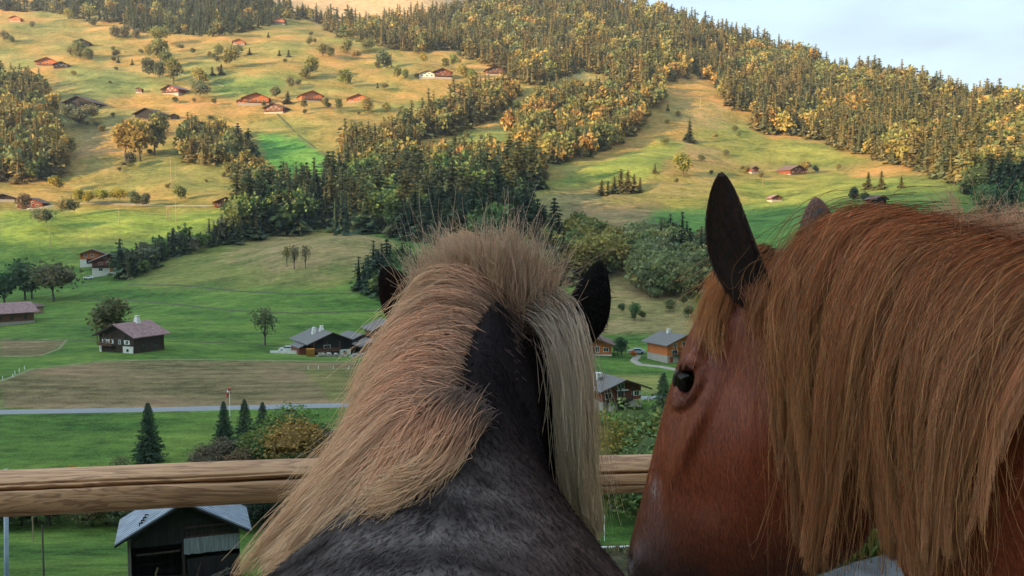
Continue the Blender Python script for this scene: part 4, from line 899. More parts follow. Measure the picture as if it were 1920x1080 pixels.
chalet('hut', 'grey roofed hut at the left edge beside the reddish chalet', 8, 376, 12, 7, 1.8, R(20), 'wood_dark', 'roof_metal', 'stone', .6, 18, .8, cat='hut', door=(0,.6,1.0,1.2,'wood_black'))

# ------------------------------------------------------------------ the black hut below the rail
def hut():
    D = 61.0; g_ = ground_at(333, D); RZ = R(20)
    b = empty('hay_barn', (g_.x, D, 0), RZ, 'black plank hay barn with blue grey metal roof just below the log rail', 'barn')
    # heights straight from the slope the hut stands on
    DF = D-2.8; z0 = pt(300, 1094, DF).z; zr = pt(380, 945, DF).z; ze = pt(240, 1010, DF).z
    b.location.z = z0; H = zr-z0; hw = ze-z0-.1
    w, l = 7.0, 3.4; X = w/2; Y0, Y1 = -l/2, l/2
    sl_ = (H-hw)/(X+.75); hw = H-sl_*X-.1
    v = [(-X,Y0,-3),(X,Y0,-3),(X,Y0,hw),(0,Y0,H-.12),(-X,Y0,hw),(-X,Y1,-3),(X,Y1,-3),(X,Y1,hw),(0,Y1,H-.12),(-X,Y1,hw)]
    # open front: dark recess behind posts
    m_ = MB(); m_.add(v[5:], [(0,1,2,3,4)]); m_.add([v[0],v[5],v[9],v[4]], [(0,1,2,3)]); m_.add([v[1],v[6],v[7],v[2]], [(0,1,2,3)])
    m_.add([(-X,Y0,2.3),(X,Y0,2.3),(X,Y0,hw),(0,Y0,H-.12),(-X,Y0,hw)], [(0,1,2,3,4)]); m_.add([(.1,Y0,-3),(X,Y0,-3),(X,Y0,1.2),(.1,Y0,1.2)], [(0,1,2,3)])
    m_.build('wall', M['wood_black'], b)
    m_ = MB()
    for k in range(6): m_.box(-X-.05, -X-.005, Y0+.02+k*.56, Y0+.55+k*.56, -3, hw-.02)
    m_.box(-X-.03, -X+.16, Y0-.05, Y0-.003, -3, hw)
    m_.build('side_boarding', noisy('weathered_boards', (.07,.06,.055), (.17,.15,.135), 3.0, stretch=(4,4,.3)), b)
    # metal roof, seams up the slope
    m_ = MB(); E = X+.75; fy = .95; ro = .10
    zt = lambda x: H-abs(x)*sl_
    for s in (-1, 1):
        vv = [(0,Y0-fy,zt(0)),(s*E,Y0-fy,zt(E)),(s*E,Y1+fy,zt(E)),(0,Y1+fy,zt(0))]; vv += [(a, c_, d+ro) for a, c_, d in vv]
        m_.add(vv, [(0,1,2,3),(7,6,5,4),(0,4,5,1),(1,5,6,2),(2,6,7,3),(3,7,4,0)])
        n = 12
        for k in range(n+1):
            y = Y0-fy+.02+(l+2*fy-.04)*k/n
            vv = [(s*.02,y-.02,zt(.02)+ro),(s*E,y-.02,zt(E)+ro),(s*E,y+.02,zt(E)+ro),(s*.02,y+.02,zt(.02)+ro)]; vv += [(a, c_, d+.035) for a, c_, d in vv]
            m_.add(vv, [(7,6,5,4),(0,4,5,1),(1,5,6,2),(2,6,7,3),(3,7,4,0)])
    rf = m_.build('roof', M['roof_metal'], b)
    m_ = MB()
    for s in (-1, 1):
        vv = [(0,Y0-fy-.05,zt(0)-.14),(s*E,Y0-fy-.05,zt(E)-.14),(s*E,Y0-fy-.05,zt(E)+.02),(0,Y0-fy-.05,zt(0)+.02)]; vv += [(a, c_+.045, d) for a, c_, d in vv]
        m_.add(vv, [(0,1,2,3),(7,6,5,4),(0,4,5,1),(1,5,6,2),(2,6,7,3),(3,7,4,0)])
    m_.build('barge_board', M['wood_black'], rf)
    for k in range(4):    # snow hooks on the left slope
        x = -X*.70-k*.10; y = -1.0-k*.38; z = zt(x)+ro
        MB().box(x-.03, x+.03, y-.05, y+.05, z, z+.26).box(x-.03, x+.22, y-.05, y+.05, z+.2, z+.27).build('snow_hook', M['wood_black'], rf)
    # loft railing and hanging boards
    m_ = MB(); xa, xb = .05, X-.02
    m_.box(xa, xb, Y0-.12, Y0-.03, 3.28, 3.40); m_.box(xa, xb, Y0-.14, Y0-.04, 2.62, 2.73)
    for k in range(22): x = xa+(xb-xa)*(k+.5)/22; m_.box(x-.03, x+.03, Y0-.11, Y0-.07, 2.7, 3.05)
    m_.build('loft_railing', M['wood_dark'], b)
    m_ = MB()
    for k in range(18):
        x = xa-.12+(xb-xa+.12)*k/18; dz = random.uniform(-.03, .03); m_.box(x, x+.19, Y0-.17-(k % 2)*.02, Y0-.142-(k % 2)*.02, 1.55+dz, 2.63)
    m_.build('hanging_boards', M['roof_metal_old'], b)
    MB().box(-3.0,-.3,Y0-.02,Y0+.08,1.75,1.85).build('cross_beam', M['wood_dark'], b)
    for x in (-.1,): MB().box(x-.09, x+.09, Y0-.04, Y0+.12, -3, 2.3).build('post', M['wood_dark'], b)
    MB().tube([(-1.9,Y0+.9,-2.6),(-1.9,Y0+.9,0.1),(-1.75,Y0+.9,.5)], .06, 8).build('leaning_pole', M['pole'], b)
    MB().tube([(.35,Y0-.5,-1.2),(.95,Y0-.15,.85)], .045, 7).build('leaning_plank', M['wood_dark'], b)
    # things lying in and before the hut
    g2 = b.matrix_basis if False else Matrix.Translation(b.location) @ Matrix.Rotation(RZ, 4, 'Z')
    o = MB()
    for k in range(9):
        x0 = random.uniform(.9, 1.4); o.tube([(x0,Y0-.6-.1*k,-.2+.07*k),(x0+.7,Y0-.7-.1*k,random.uniform(.0,.25)),(x0+1.7,Y0-.65,random.uniform(.2,.6))], .035, 6)
    q = o.build('branch_pile', M['bark']); q.matrix_world = g2; tag(q, 'pile of bare branches lying before the black hay barn', 'branches')
    return b
M['roof_metal_old'] = noisy('weathered_grey_boards', (.12,.13,.145), (.23,.245,.27), 2.0, stretch=(6,1,.4), rough=.7)
hut()

# ------------------------------------------------------------------ poles, fence posts, cars, windsock
def pole(name, px, py, hp, label, group, mat='pole', r=.14, arm=False, D=None, lean=0, cat='pole'):
    p = ground_at(px, D) if D else at(px, py)
    h = hp/F*p.y; b_ = MB(); b_.tube([(0,0,-.6),(lean*h*.5,0,h*.5),(lean*h,0,h)], [r,r*.9,r*.75], 7)
    o = b_.build(name, M[mat]); o.location = p; tag(o, label, cat, group)
    if arm:
        MB().box(-r*6, r*6, -.08, .08, h-.5, h-.25).build('cross_arm', M[mat], o)
    return o
pole('power_pole', 224, 424, 34, 'short power pole with cross arm on the lit meadow left of the trestle', 'power poles', arm=True, r=.2)
pole('power_pole', 94, 463, 44, 'tall power pole in the meadow below the left chalet', 'power poles', r=.22)
pole('power_pole', 74, 468, 20, 'short thin post left of the tall power pole', None, r=.12)
pole('power_pole', 163, 449, 22, 'thin post in the meadow right of the tall power pole', None, r=.12)
pole('power_pole', 248, 424, 16, 'small post right of the power pole with cross arm', None, r=.12)
pole('power_pole', 330, 416, 40, 'power pole right of the wooden trestle', 'power poles', r=.2)
pole('power_pole', 321, 362, 66, 'tallest slender pole on the slope above the track', 'power poles', r=.2)
pole('power_pole', 329, 335, 32, 'thin pole behind the tallest slender pole', None, r=.15)
pole('power_pole', 417, 238, 26, 'pole on the tan slope above the dark spruce pair', None, r=.2)
pole('power_pole', 484, 204, 22, 'pole below the large hamlet chalet', None, r=.2)
pole('power_pole', 1430, 352, 20, 'thin pole on the right meadow above the little hut', None, r=.14)
pole('power_pole', 1470, 335, 12, 'short post below the red roofed chalet', None, r=.14)
pole('power_pole', 1313, 206, 22, 'pole high on the right meadow beside the forest', None, r=.2)
t_ = MB(); p_ = at(316, 414); hh_ = 26/F*p_.y
t_.tube([(-1.6,0,-.4),(-.3,0,hh_)], .14, 6); t_.tube([(1.6,0,-.4),(.3,0,hh_)], .14, 6); t_.tube([(0,1.2,-.4),(0,0,hh_)], .14, 6); t_.box(-1.8,1.8,-.15,.15,hh_-.2,hh_+.1)
o = t_.build('trestle', M['pole']); o.location = p_; tag(o, 'wooden pylon trestle with three legs on the lit meadow', 'trestle')
for k, (px, py) in enumerate([(5,712),(24,708),(28,702),(36,698),(46,693)]):
    pole('fence_post', px, py, 7, 'white fence post at the corner of the brown field, '+['leftmost','second','third','fourth','rightmost'][k], 'white posts at the brown field corner', 'white', .09, cat='post')
for k, px in enumerate((578,597,625,654)):
    pole('fence_post', px, 693, 7, 'white fence post along the field strip, '+['leftmost','second','third','rightmost'][k], 'white posts along the field strip', 'white', .08, cat='post')
pole('fence_post', 1137, 978, 50, 'thin white plastic fence post in the meadow between the horses', None, 'white', .035, D=84, cat='post')
pole('fence_post', 42, 1018, 58, 'slim pale pole standing before the thicket at left', None, 'pole', .07, D=84, cat='pole')
pole('fence_post', 60, 1070, 112, 'dark brown pole rising in front of the meadow at left', None, 'bark', .07, D=58, cat='pole')
def car(label, px, py, rz, D=None, paint='car_paint', s=1.0):
    p = ground_at(px, D) if D else at(px, py); b = empty('parked_car', p, rz, label, 'car')
    prof = [(-2.1,.35),(-2.15,.75),(-1.9,.95),(-1.1,1.02),(-.6,1.42),(.9,1.45),(1.6,1.0),(2.1,.9),(2.15,.4)]
    n = len(prof); v = []; 
    for sy, ins in ((-.85, 0), (.85, 0)):
        for x, z in prof: v.append((x, sy*(.86 if z > 1.2 else 1), z))
    f = [tuple(range(n)), tuple(reversed(range(n, 2*n)))]+[(i, n+i, n+(i+1) % n, (i+1) % n) for i in range(n)]
    MB().add(v, f).build('body', M[paint], b)
    g2 = MB()
    for sy in (-1, 1): g2.add([(-.95,sy*.862,1.03),(1.35,sy*.862,1.03),(.85,sy*.775,1.38),(-.55,sy*.775,1.38)], [(0,1,2,3)])
    g2.build('side_windows', M['glass'], b)
    for x in (-1.3, 1.35):
        for sy in (-1, 1):
            m_ = MB(); m_.tube([(x, sy*.72, .33), (x, sy*.90, .33)], .33, 12); m_.build('wheel', M['tyre'], b)
    return b
car('white car parked on the track left of the grey roofed farmhouse', 535, 655, R(4), D=236)
car('white car parked beside the broad reddish chalet', 163, 504, R(10), D=400)
car('grey car parked by the stone ground floor of the orange timber chalet', 1196, 676, R(-8), D=232, paint='roof_metal')
o = MB().box(-4.5,4.5,-.2,.2,-.6,.8).build('garden_wall', M['plaster']); o.location = ground_at(536, 230); tag(o, 'low white wall in front of the parked white car', 'wall')
# stone wall and rubble in front of the farmhouse
m_ = MB()
for k in range(60):
    x = random.uniform(-9, 9); r_ = random.uniform(.25, .6); z = random.uniform(0, .8)
    m_.box(-r_, r_, -r_*.8, r_*.8, -r_*.6, r_*.6, Matrix.Translation((x, random.uniform(-.5,.5), z)) @ Matrix.Rotation(random.random()*3, 4, 'Z') @ Matrix.Rotation(random.uniform(-.4,.4), 4, 'X'))
o = m_.build('stone_wall', M['stone']); q_ = ground_at(650, 224); o.location = q_; tag(o, 'rough stone garden wall below the dark farmhouse', 'wall')
p_ = ground_at(424, 141); h_ = 5.0
b_ = MB().tube([(0,0,-.4),(0,0,h_)], .05, 6).build('windsock', M['white']); b_.location = p_; tag(b_, 'red and white windsock on a mast behind the dark spruces', 'windsock')
MB().tube([(0,0,h_-.05),(-.25,0,h_-.8),(-.4,0,h_-1.5)], [.24,.2,.12], 10, False).build('sock', M['red_cloth'], b_)
MB().tube([(-.1,0,h_-.35),(-.2,0,h_-.65)], [.235,.225], 10, False).build('white_band', M['white'], b_)
m_ = MB().box(-1.0,1.0,-.1,.1,-.2,2.6); o = m_.build('slide', M['orange_awning']); o.location = ground_at(579, 224); o.rotation_euler = (R(35), 0, R(10)); tag(o, 'orange slide leaning by the farmhouse side wall', 'slide')
for px, c_ in ((1190, 'leftmost'), (1270, 'rightmost')):
    T('BM', px, 690, 14, (.30,.09,.02), c_+' small orange shrub by the drive of the timber chalet', wide=1.3, parts=False, D=226)
# ------------------------------------------------------------------ horses
def catmull(A, n):
    """A (k,m) rows -> n rows, Catmull-Rom"""
    A = np.asarray(A, float); k = len(A); t = np.linspace(0, k-1-1e-9, n); i = t.astype(int); f = (t-i)[:, None]
    P = np.vstack([2*A[0]-A[1], A, 2*A[-1]-A[-2]]); p0, p1, p2, p3 = P[i], P[i+1], P[i+2], P[i+3]
    return .5*((2*p1)+(-p0+p2)*f+(2*p0-5*p1+4*p2-p3)*f*f+(-p0+3*p1-3*p2+p3)*f**3)
def loft(sec, n, m=40):
    """sec rows: dorsal x,z, ventral x,z, half width, top narrowness -> closed tube in local x (forward) y (left) z (up)"""
    Sx = catmull(sec, n); V = []
    ph = np.arange(m)/m*2*np.pi
    for dx, dz, vx, vz, w, tn in Sx:
        c = np.cos(ph); s_ = np.sin(ph)                      # c=1 dorsal
        cx, cz = (dx+vx)/2, (dz+vz)/2; hx, hz = (dx-vx)/2, (dz-vz)/2
        prof = np.where(c > 0, 1-tn*c**2*.62, 1-.15*c**2)
        cc = np.sign(c)*np.abs(c)**.9; V.append(np.stack([cx+hx*cc, w*s_*prof, cz+hz*cc], -1))
    V = np.vstack(V); F_ = []
    for i in range(n-1):
        for k in range(m): F_.append((i*m+k, i*m+(k+1) % m, (i+1)*m+(k+1) % m, (i+1)*m+k))
    F_.append(tuple(reversed(range(m)))); F_.append(tuple((n-1)*m+k for k in range(m)))
    return V, F_
def limb(pts, rad, m=16):
    b_ = MB(); P = catmull(np.array([list(p)+[r] for p, r in zip(pts, rad)]), 26); b_.tube([Vector(p[:3]) for p in P], [max(.012, p[3]) for p in P], m); return b_.v, b_.f
HEAD = [(-.03,.0,-.12,-.10,.062,.3),(.05,-.005,-.16,-.24,.084,.2),(.115,-.065,-.19,-.38,.096,.1),(.165,-.155,-.185,-.485,.100,.1),(.20,-.245,-.140,-.555,.096,.15),
        (.228,-.335,-.065,-.605,.082,.3),(.250,-.42,.010,-.64,.068,.4),(.270,-.50,.070,-.67,.058,.4),(.288,-.57,.125,-.695,.055,.3),(.300,-.63,.170,-.72,.057,.2),(.292,-.685,.21,-.742,.050,.1),(.27,-.715,.24,-.745,.02,0)]
def build_horse(name, O, f, neck, torso, height_, voxel=.0072):
    import bmesh
    vs, fs = [], []
    def put(v, f_):
        o = len(vs); vs.extend([tuple(a) for a in v]); fs.extend([tuple(i+o for i in q) for q in f_])
    put(*loft(HEAD, 90)); put(*loft(neck+torso, 150, 48))
    g = -(height_)                     # the ground in local z
    tx = torso[0][0]; sx = tx-.02; hx_ = torso[-2][0]+.10
    for s in (-1, 1):
        put(*limb([(sx-.02, s*.14, -.62), (sx-.05, s*.155, -.85), (sx+.0, s*.15, g+.46), (sx+.01, s*.15, g+.42), (sx, s*.15, g+.16), (sx+.04, s*.15, g+.06), (sx+.06, s*.15, g+.005)], [.13,.10,.052,.048,.034,.042,.058]))
        put(*limb([(hx_-.02, s*.15, -.45), (hx_+.06, s*.17, -.75), (hx_-.14, s*.16, g+.55), (hx_-.17, s*.16, g+.50), (hx_-.10, s*.16, g+.17), (hx_-.05, s*.16, g+.06), (hx_-.02, s*.16, g+.005)], [.18,.15,.058,.055,.038,.044,.058]))
    me = bpy.data.meshes.new(name+'_raw'); me.from_pydata(vs, [], fs); me.update()
    bm = bmesh.new(); bm.from_mesh(me); bmesh.ops.recalc_face_normals(bm, faces=bm.faces); bm.to_mesh(me); bm.free()
    o = bpy.data.objects.new(name+'_raw', me); COL.objects.link(o)
    m1 = o.modifiers.new('r', 'REMESH'); m1.mode = 'VOXEL'; m1.voxel_size = voxel
    m2 = o.modifiers.new('s', 'SMOOTH'); m2.factor = .5; m2.iterations = 9
    dg = bpy.context.evaluated_depsgraph_get(); dg.update(); me2 = bpy.data.meshes.new_from_object(o.evaluated_get(dg))
    bpy.data.objects.remove(o); bpy.data.meshes.remove(me)
    n = len(me2.vertices); V = np.empty(n*3); me2.vertices.foreach_get('co', V); V = V.reshape(-1, 3)
    return me2, V
def bump(V, x, z, rad, amt, rz=None, side=0, ang=0):
    """push the flanks of the head sideways round (x,z)"""
    ca, sa = math.cos(ang), math.sin(ang); dx, dz = V[:, 0]-x, V[:, 2]-z
    u, v = dx*ca+dz*sa, -dx*sa+dz*ca; rz = rz or rad
    w = np.exp(-(u/rad)**2-(v/rz)**2)*smooth(.02, .05, np.abs(V[:, 1])); V[:, 1] += np.sign(V[:, 1])*amt*w
def sculpt_head(V):
    hd = V[:, 0] > -.25
    A = V[hd].copy()
    bump(A, -.02, -.33, .105, .012, .11)                    # cheek muscle
    bump(A, .125, -.345, .10, .016, .018, ang=math.atan2(-.10, .045))   # facial crest
    bump(A, .06, -.13, .045, .010)                          # temple
    bump(A, .078, -.165, .022, -.013, .022)                   # hollow over the eye
    bump(A, .125, -.185, .040, .020, .020, ang=-.9)         # brow
    bump(A, .165, -.28, .04, -.006, .05)
    bump(A, .215, -.47, .03, -.012, .08, ang=-.2); bump(A, .10, -.47, .05, -.010, .05); bump(A, .04, -.24, .05, -.006, .05)           # between nose bone and jaw
    bump(A, .268, -.625, .030, .014, .030)                  # nostril wing
    bump(A, .275, -.635, .010, -.028, .017, ang=-.4)          # nostril
    bump(A, .235, -.685, .045, -.007, .006, ang=-.9)        # mouth line
    # eye opening: raised lids round an almond, sunk inside
    dx, dz = A[:, 0]-EYE_L[0], A[:, 2]-EYE_L[2]; ca, sa = math.cos(-.85), math.sin(-.85)
    u, v = (dx*ca+dz*sa)/.037, (-dx*sa+dz*ca)/.0245; q = np.sqrt(u*u+v*v)
    am = .016*np.exp(-((q-1.25)/.42)**2)*(1+.4*(v > 0)) - .026*np.exp(-(q/.72)**4)
    A[:, 1] += np.sign(A[:, 1])*am*smooth(.03, .06, np.abs(A[:, 1]))
    V[hd] = A; return V
EYE_L = (.150, .0, -.252)
def ear_mesh(base, tip, opn, width, curl=1.9, n=26, m=18, side=1, thick=.006, lean=0.0):
    """a cupped leaf from base to tip, its hollow facing opn"""
    base, tip, opn = Vector(base), Vector(tip), Vector(opn); ax = (tip-base); Ln = ax.length; ax.normalize()
    opn = (opn-ax*opn.dot(ax)).normalized(); lat = ax.cross(opn)
    V, inner, F_ = [], [], []
    for lay in (0, 1):
        for i in range(n):
            u = i/(n-1); w = width*(max(0, math.sin(math.pi*(min(1, u*.90+.10))**.85))**.56 if u < .97 else (.32 if u < .99 else .08)); w = max(w, .0022)
            bendc = Vector(opn)*(.10*Ln*u*u)-lat*side*lean*Ln*math.sin(u*math.pi)*.5
            cur = curl*(1-.60*u)
            for k in range(m):
                a = (k/(m-1)-.5)*2; th_ = a*cur; r_ = w/max(.35, math.sin(min(cur, 1.5)))
                off = lat*(r_*math.sin(th_))+opn*(r_*(1-math.cos(th_)))*1.0
                nrm = (lat*math.sin(th_)-opn*math.cos(th_))
                p = base+ax*(Ln*u)+off+bendc+nrm*(thick*(1-.6*u) if lay else 0)*(1-.5*abs(a)**4)
                V.append(tuple(p)); inner.append(1-lay)
    nm = n*m; ix = lambda l_, i, k: l_*nm+i*m+k
    for i in range(n-1):
        for k in range(m-1):
            F_.append((ix(0,i,k),ix(0,i,k+1),ix(0,i+1,k+1),ix(0,i+1,k))); F_.append((ix(1,i,k),ix(1,i+1,k),ix(1,i+1,k+1),ix(1,i,k+1)))
        F_.append((ix(0,i,0),ix(0,i+1,0),ix(1,i+1,0),ix(1,i,0))); F_.append((ix(0,i,m-1),ix(1,i,m-1),ix(1,i+1,m-1),ix(0,i+1,m-1)))
    for k in range(m-1): F_.append((ix(0,n-1,k),ix(0,n-1,k+1),ix(1,n-1,k+1),ix(1,n-1,k)))
    return np.array(V), F_, np.array(inner)
def coat_mat(name, rough=.5, spec=.35, sheen=.15, bumps=.35):
    m, t, b = mat_new(name); L = t.links.new
    a = t.nodes.new('ShaderNodeAttribute'); a.attribute_name = 'col'
    tc = t.nodes.new('ShaderNodeTexCoord'); mp = t.nodes.new('ShaderNodeMapping'); mp.inputs['Scale'].default_value = (60, 60, 18)
    n1 = t.nodes.new('ShaderNodeTexNoise'); n1.inputs['Scale'].default_value = 6; n1.inputs['Detail'].default_value = 5
    n2 = t.nodes.new('ShaderNodeTexNoise'); n2.inputs['Scale'].default_value = 9; n2.inputs['Detail'].default_value = 5
    L(tc.outputs['Object'], mp.inputs[0]); L(mp.outputs[0], n1.inputs['Vector']); L(tc.outputs['Object'], n2.inputs['Vector'])
    ad = t.nodes.new('ShaderNodeMath'); ad.operation = 'ADD'; L(n1.outputs['Fac'], ad.inputs[0]); L(n2.outputs['Fac'], ad.inputs[1])
    mr = t.nodes.new('ShaderNodeMapRange'); mr.inputs[1].default_value = .6; mr.inputs[2].default_value = 1.4; mr.inputs[3].default_value = .6; mr.inputs[4].default_value = 1.4
    L(ad.outputs[0], mr.inputs[0]); hs = t.nodes.new('ShaderNodeHueSaturation'); L(a.outputs['Color'], hs.inputs['Color']); L(mr.outputs[0], hs.inputs['Value'])
    L(hs.outputs[0], b.inputs['Base Color']); bp = t.nodes.new('ShaderNodeBump'); bp.inputs['Strength'].default_value = bumps; bp.inputs['Distance'].default_value = .002
    L(n1.outputs['Fac'], bp.inputs['Height']); L(bp.outputs[0], b.inputs['Normal'])
    b.inputs['Roughness'].default_value = rough; b.inputs['Specular IOR Level'].default_value = spec; b.inputs['Sheen Weight'].default_value = sheen
    return m
def hair_mat(name, rough=.38, spec=.4):
    m, t, b = mat_new(name); L = t.links.new
    a = t.nodes.new('ShaderNodeAttribute'); a.attribute_name = 'col'; L(a.outputs['Color'], b.inputs['Base Color'])
    b.inputs['Roughness'].default_value = rough; b.inputs['Specular IOR Level'].default_value = spec
    tr = t.nodes.new('ShaderNodeBsdfTranslucent'); ms = t.nodes.new('ShaderNodeMixShader'); ms.inputs[0].default_value = .42
    L(a.outputs['Color'], tr.inputs['Color']); L(b.outputs[0], ms.inputs[1]); L(tr.outputs[0], ms.inputs[2]); L(ms.outputs[0], t.nodes['Material Output'].inputs['Surface'])
    return m
M['hair'] = hair_mat('horse_hair'); M['lid'] = noisy('eyelid_skin', (.020,.014,.013), (.050,.034,.030), 60.0, rough=.5, bump=.2, bdist=.001)
M['coat'] = coat_mat('horse_coat', .45, .3, 0.0, .7)
m, t, b = mat_new('horse_eye'); b.inputs['Base Color'].default_value = (.004,.003,.002,1); b.inputs['Roughness'].default_value = .05; b.inputs['Specular IOR Level'].default_value = .15; M['eye'] = m

def strands(G, n, seg, r0, r1, jit_root, jit_tip, clumps=60, clump_tip=.02, frizz=.004, len_lo=.7, len_hi=1.05, seed=1, tlo=0.0, thi=1.0, fly=.03, fly_amt=.05, lift=0.0, pull=.75, lenvar=.10, wave=None):
    """G: (guides, points, 3). Hair between neighbouring guides, gathered in locks. Returns (n, seg, 3) and per hair values"""
    g = np.random.default_rng(seed); G = np.asarray(G, float); K = len(G)
    ct = np.sort(g.uniform(tlo, thi, clumps)); ci = g.integers(0, clumps, n)
    ts = np.clip(ct[ci]+g.normal(0, (thi-tlo)/clumps*.9, n), 0, .99999)
    def evalg(t):
        x = t*(K-1); i = np.minimum(x.astype(int), K-2); f = (x-i)[:, None, None]
        P0 = G[np.maximum(i-1, 0)]; P1 = G[i]; P2 = G[i+1]; P3 = G[np.minimum(i+2, K-1)]
        return P1*(1-f)+P2*f if K < 4 else .5*((2*P1)+(-P0+P2)*f+(2*P0-5*P1+4*P2-P3)*f*f+(-P0+3*P1-3*P2+P3)*f**3)
    own = evalg(ts); cen = evalg(ct)[ci]
    m_ = G.shape[1]; ln = g.uniform(len_lo, len_hi, n)*(1+lenvar*g.normal(size=clumps)[ci])
    s = np.linspace(0, 1, seg)[None, :]*ln[:, None]*(m_-1); s = np.clip(s, 0, (m_-1)*1.12)
    def samp(C):
        i = np.minimum(s.astype(int), m_-2); f = (s-i)[..., None]; r = np.arange(n)[:, None]
        P0 = C[r, np.maximum(i-1, 0)]; P1 = C[r, i]; P2 = C[r, i+1]; P3 = C[r, np.minimum(i+2, m_-1)]
        return .5*((2*P1)+(-P0+P2)*f+(2*P0-5*P1+4*P2-P3)*f*f+(-P0+3*P1-3*P2+P3)*f**3)
    A, B = samp(own), samp(cen); w = (np.linspace(0, 1, seg)**1.2*pull)[None, :, None]
    P = A*(1-w)+B*w; u = np.linspace(0, 1, seg)[None, :, None]
    off = g.normal(size=(clumps, 3))*clump_tip; ph = g.uniform(0, 6.28, (clumps, 3)); fq = g.uniform(2, 5, (clumps, 3))
    P = P+off[ci][:, None, :]*u**1.3 + (np.sin(fq[ci][:, None, :]*u*1.6+ph[ci][:, None, :])-np.sin(ph[ci])[:, None, :])*(clump_tip*.5 if wave is None else wave)*u
    P = P+g.normal(size=(n, 1, 3))*(jit_root*(1-u)+jit_tip*u)
    ph2 = g.uniform(0, 6.28, (n, 1, 3)); f2 = g.uniform(4, 14, (n, 1, 3)); P = P+np.sin(f2*u+ph2)*frizz*np.sqrt(u)
    fl = (g.random(n) < fly)[:, None, None]; P = P+fl*g.normal(size=(n, 1, 3))*fly_amt*u**1.5
    P[..., 2] += fl[..., 0]*fly_amt*.5*u[..., 0]**1.2
    return P, ci, g.random(n)
def hair_mesh(name, P, r0, r1, cf, parent, label=None, kr=None):
    n, seg, _ = P.shape; T = np.gradient(P, axis=1); T /= np.linalg.norm(T, axis=2, keepdims=True)+1e-9
    ref = np.array([.3, .5, .81]); a = np.cross(T, ref); a /= np.linalg.norm(a, axis=2, keepdims=True)+1e-9; b_ = np.cross(T, a)
    u = np.linspace(0, 1, seg)[None, :, None]; r = r0*(1-u**2.2)+r1*u**2.2
    if kr is not None: r = r*kr[:, None, None]
    V = np.stack([P+r*(a*math.cos(q)+b_*math.sin(q)) for q in (0, 2.094, 4.189)], 2).reshape(-1, 3)
    i, j, k = np.meshgrid(np.arange(n), np.arange(seg-1), np.arange(3), indexing='ij')
    b0 = (i*seg+j)*3; Q = np.stack([b0+k, b0+(k+1) % 3, b0+3+(k+1) % 3, b0+3+k], -1).reshape(-1, 4)
    C = cf(np.broadcast_to(u, (n, seg, 1)), P)                    # (n,seg,3)
    C = np.repeat(C[:, :, None, :], 3, 2).reshape(-1, 3); C = C*np.minimum(1, .86/C.max(1))[:, None]
    me = quads_mesh(name, V, Q, [M['hair']], col=C, smooth_=True); o = bpy.data.objects.new(name, me); link(o, parent)
    if label: o['label'] = label
    return o
def short_coat(name, me, colr, Mw, n, ln, parent, keep, flow, seed=3, bright=1.15):
    """short lying hairs on the visible flank (local space)"""
    g = np.random.default_rng(seed); me.calc_loop_triangles(); nt_ = len(me.loop_triangles)
    tv = np.empty(nt_*3, np.int32); me.loop_triangles.foreach_get('vertices', tv); tv = tv.reshape(-1, 3)
    V = np.empty(len(me.vertices)*3); me.vertices.foreach_get('co', V); V = V.reshape(-1, 3)
    a, b_, c = V[tv[:, 0]], V[tv[:, 1]], V[tv[:, 2]]; nr = np.cross(b_-a, c-a); ar = np.linalg.norm(nr, axis=1); nr = nr/(ar[:, None]+1e-12)
    cen = (a+b_+c)/3; wgt = ar*keep(cen, nr); cs = np.cumsum(wgt); ti = np.searchsorted(cs, g.random(n)*cs[-1]); ti = np.minimum(ti, nt_-1)
    r1, r2 = g.random((n, 1)), g.random((n, 1)); q = r1+r2 > 1; r1 = np.where(q, 1-r1, r1); r2 = np.where(q, 1-r2, r2)
    P = a[ti]+(b_[ti]-a[ti])*r1+(c[ti]-a[ti])*r2; N_ = nr[ti]; d = flow(P)+g.normal(0, .28, (n, 3)); d = unit(d-N_*(d*N_).sum(1, keepdims=True)); d = unit(d+N_*.22)
    s = np.cross(d, N_); L_ = ln*g.uniform(.6, 1.3, (n, 1)); w = ln*.05
    A = P-N_*.001; VV = np.stack([A-s*w, A+s*w, A+d*L_*.6+s*w*.7, A+d*L_], 1).reshape(-1, 3)
    Q = np.arange(4*n).reshape(-1, 4); C = colr[tv[ti, 0]]*g.uniform(.5, 1.6, (n, 1))*bright; C = np.repeat(C, 4, 0)
    m2 = quads_mesh(name, VV, Q, [M['hair']], col=C); o = bpy.data.objects.new(name, m2); link(o, parent); return o
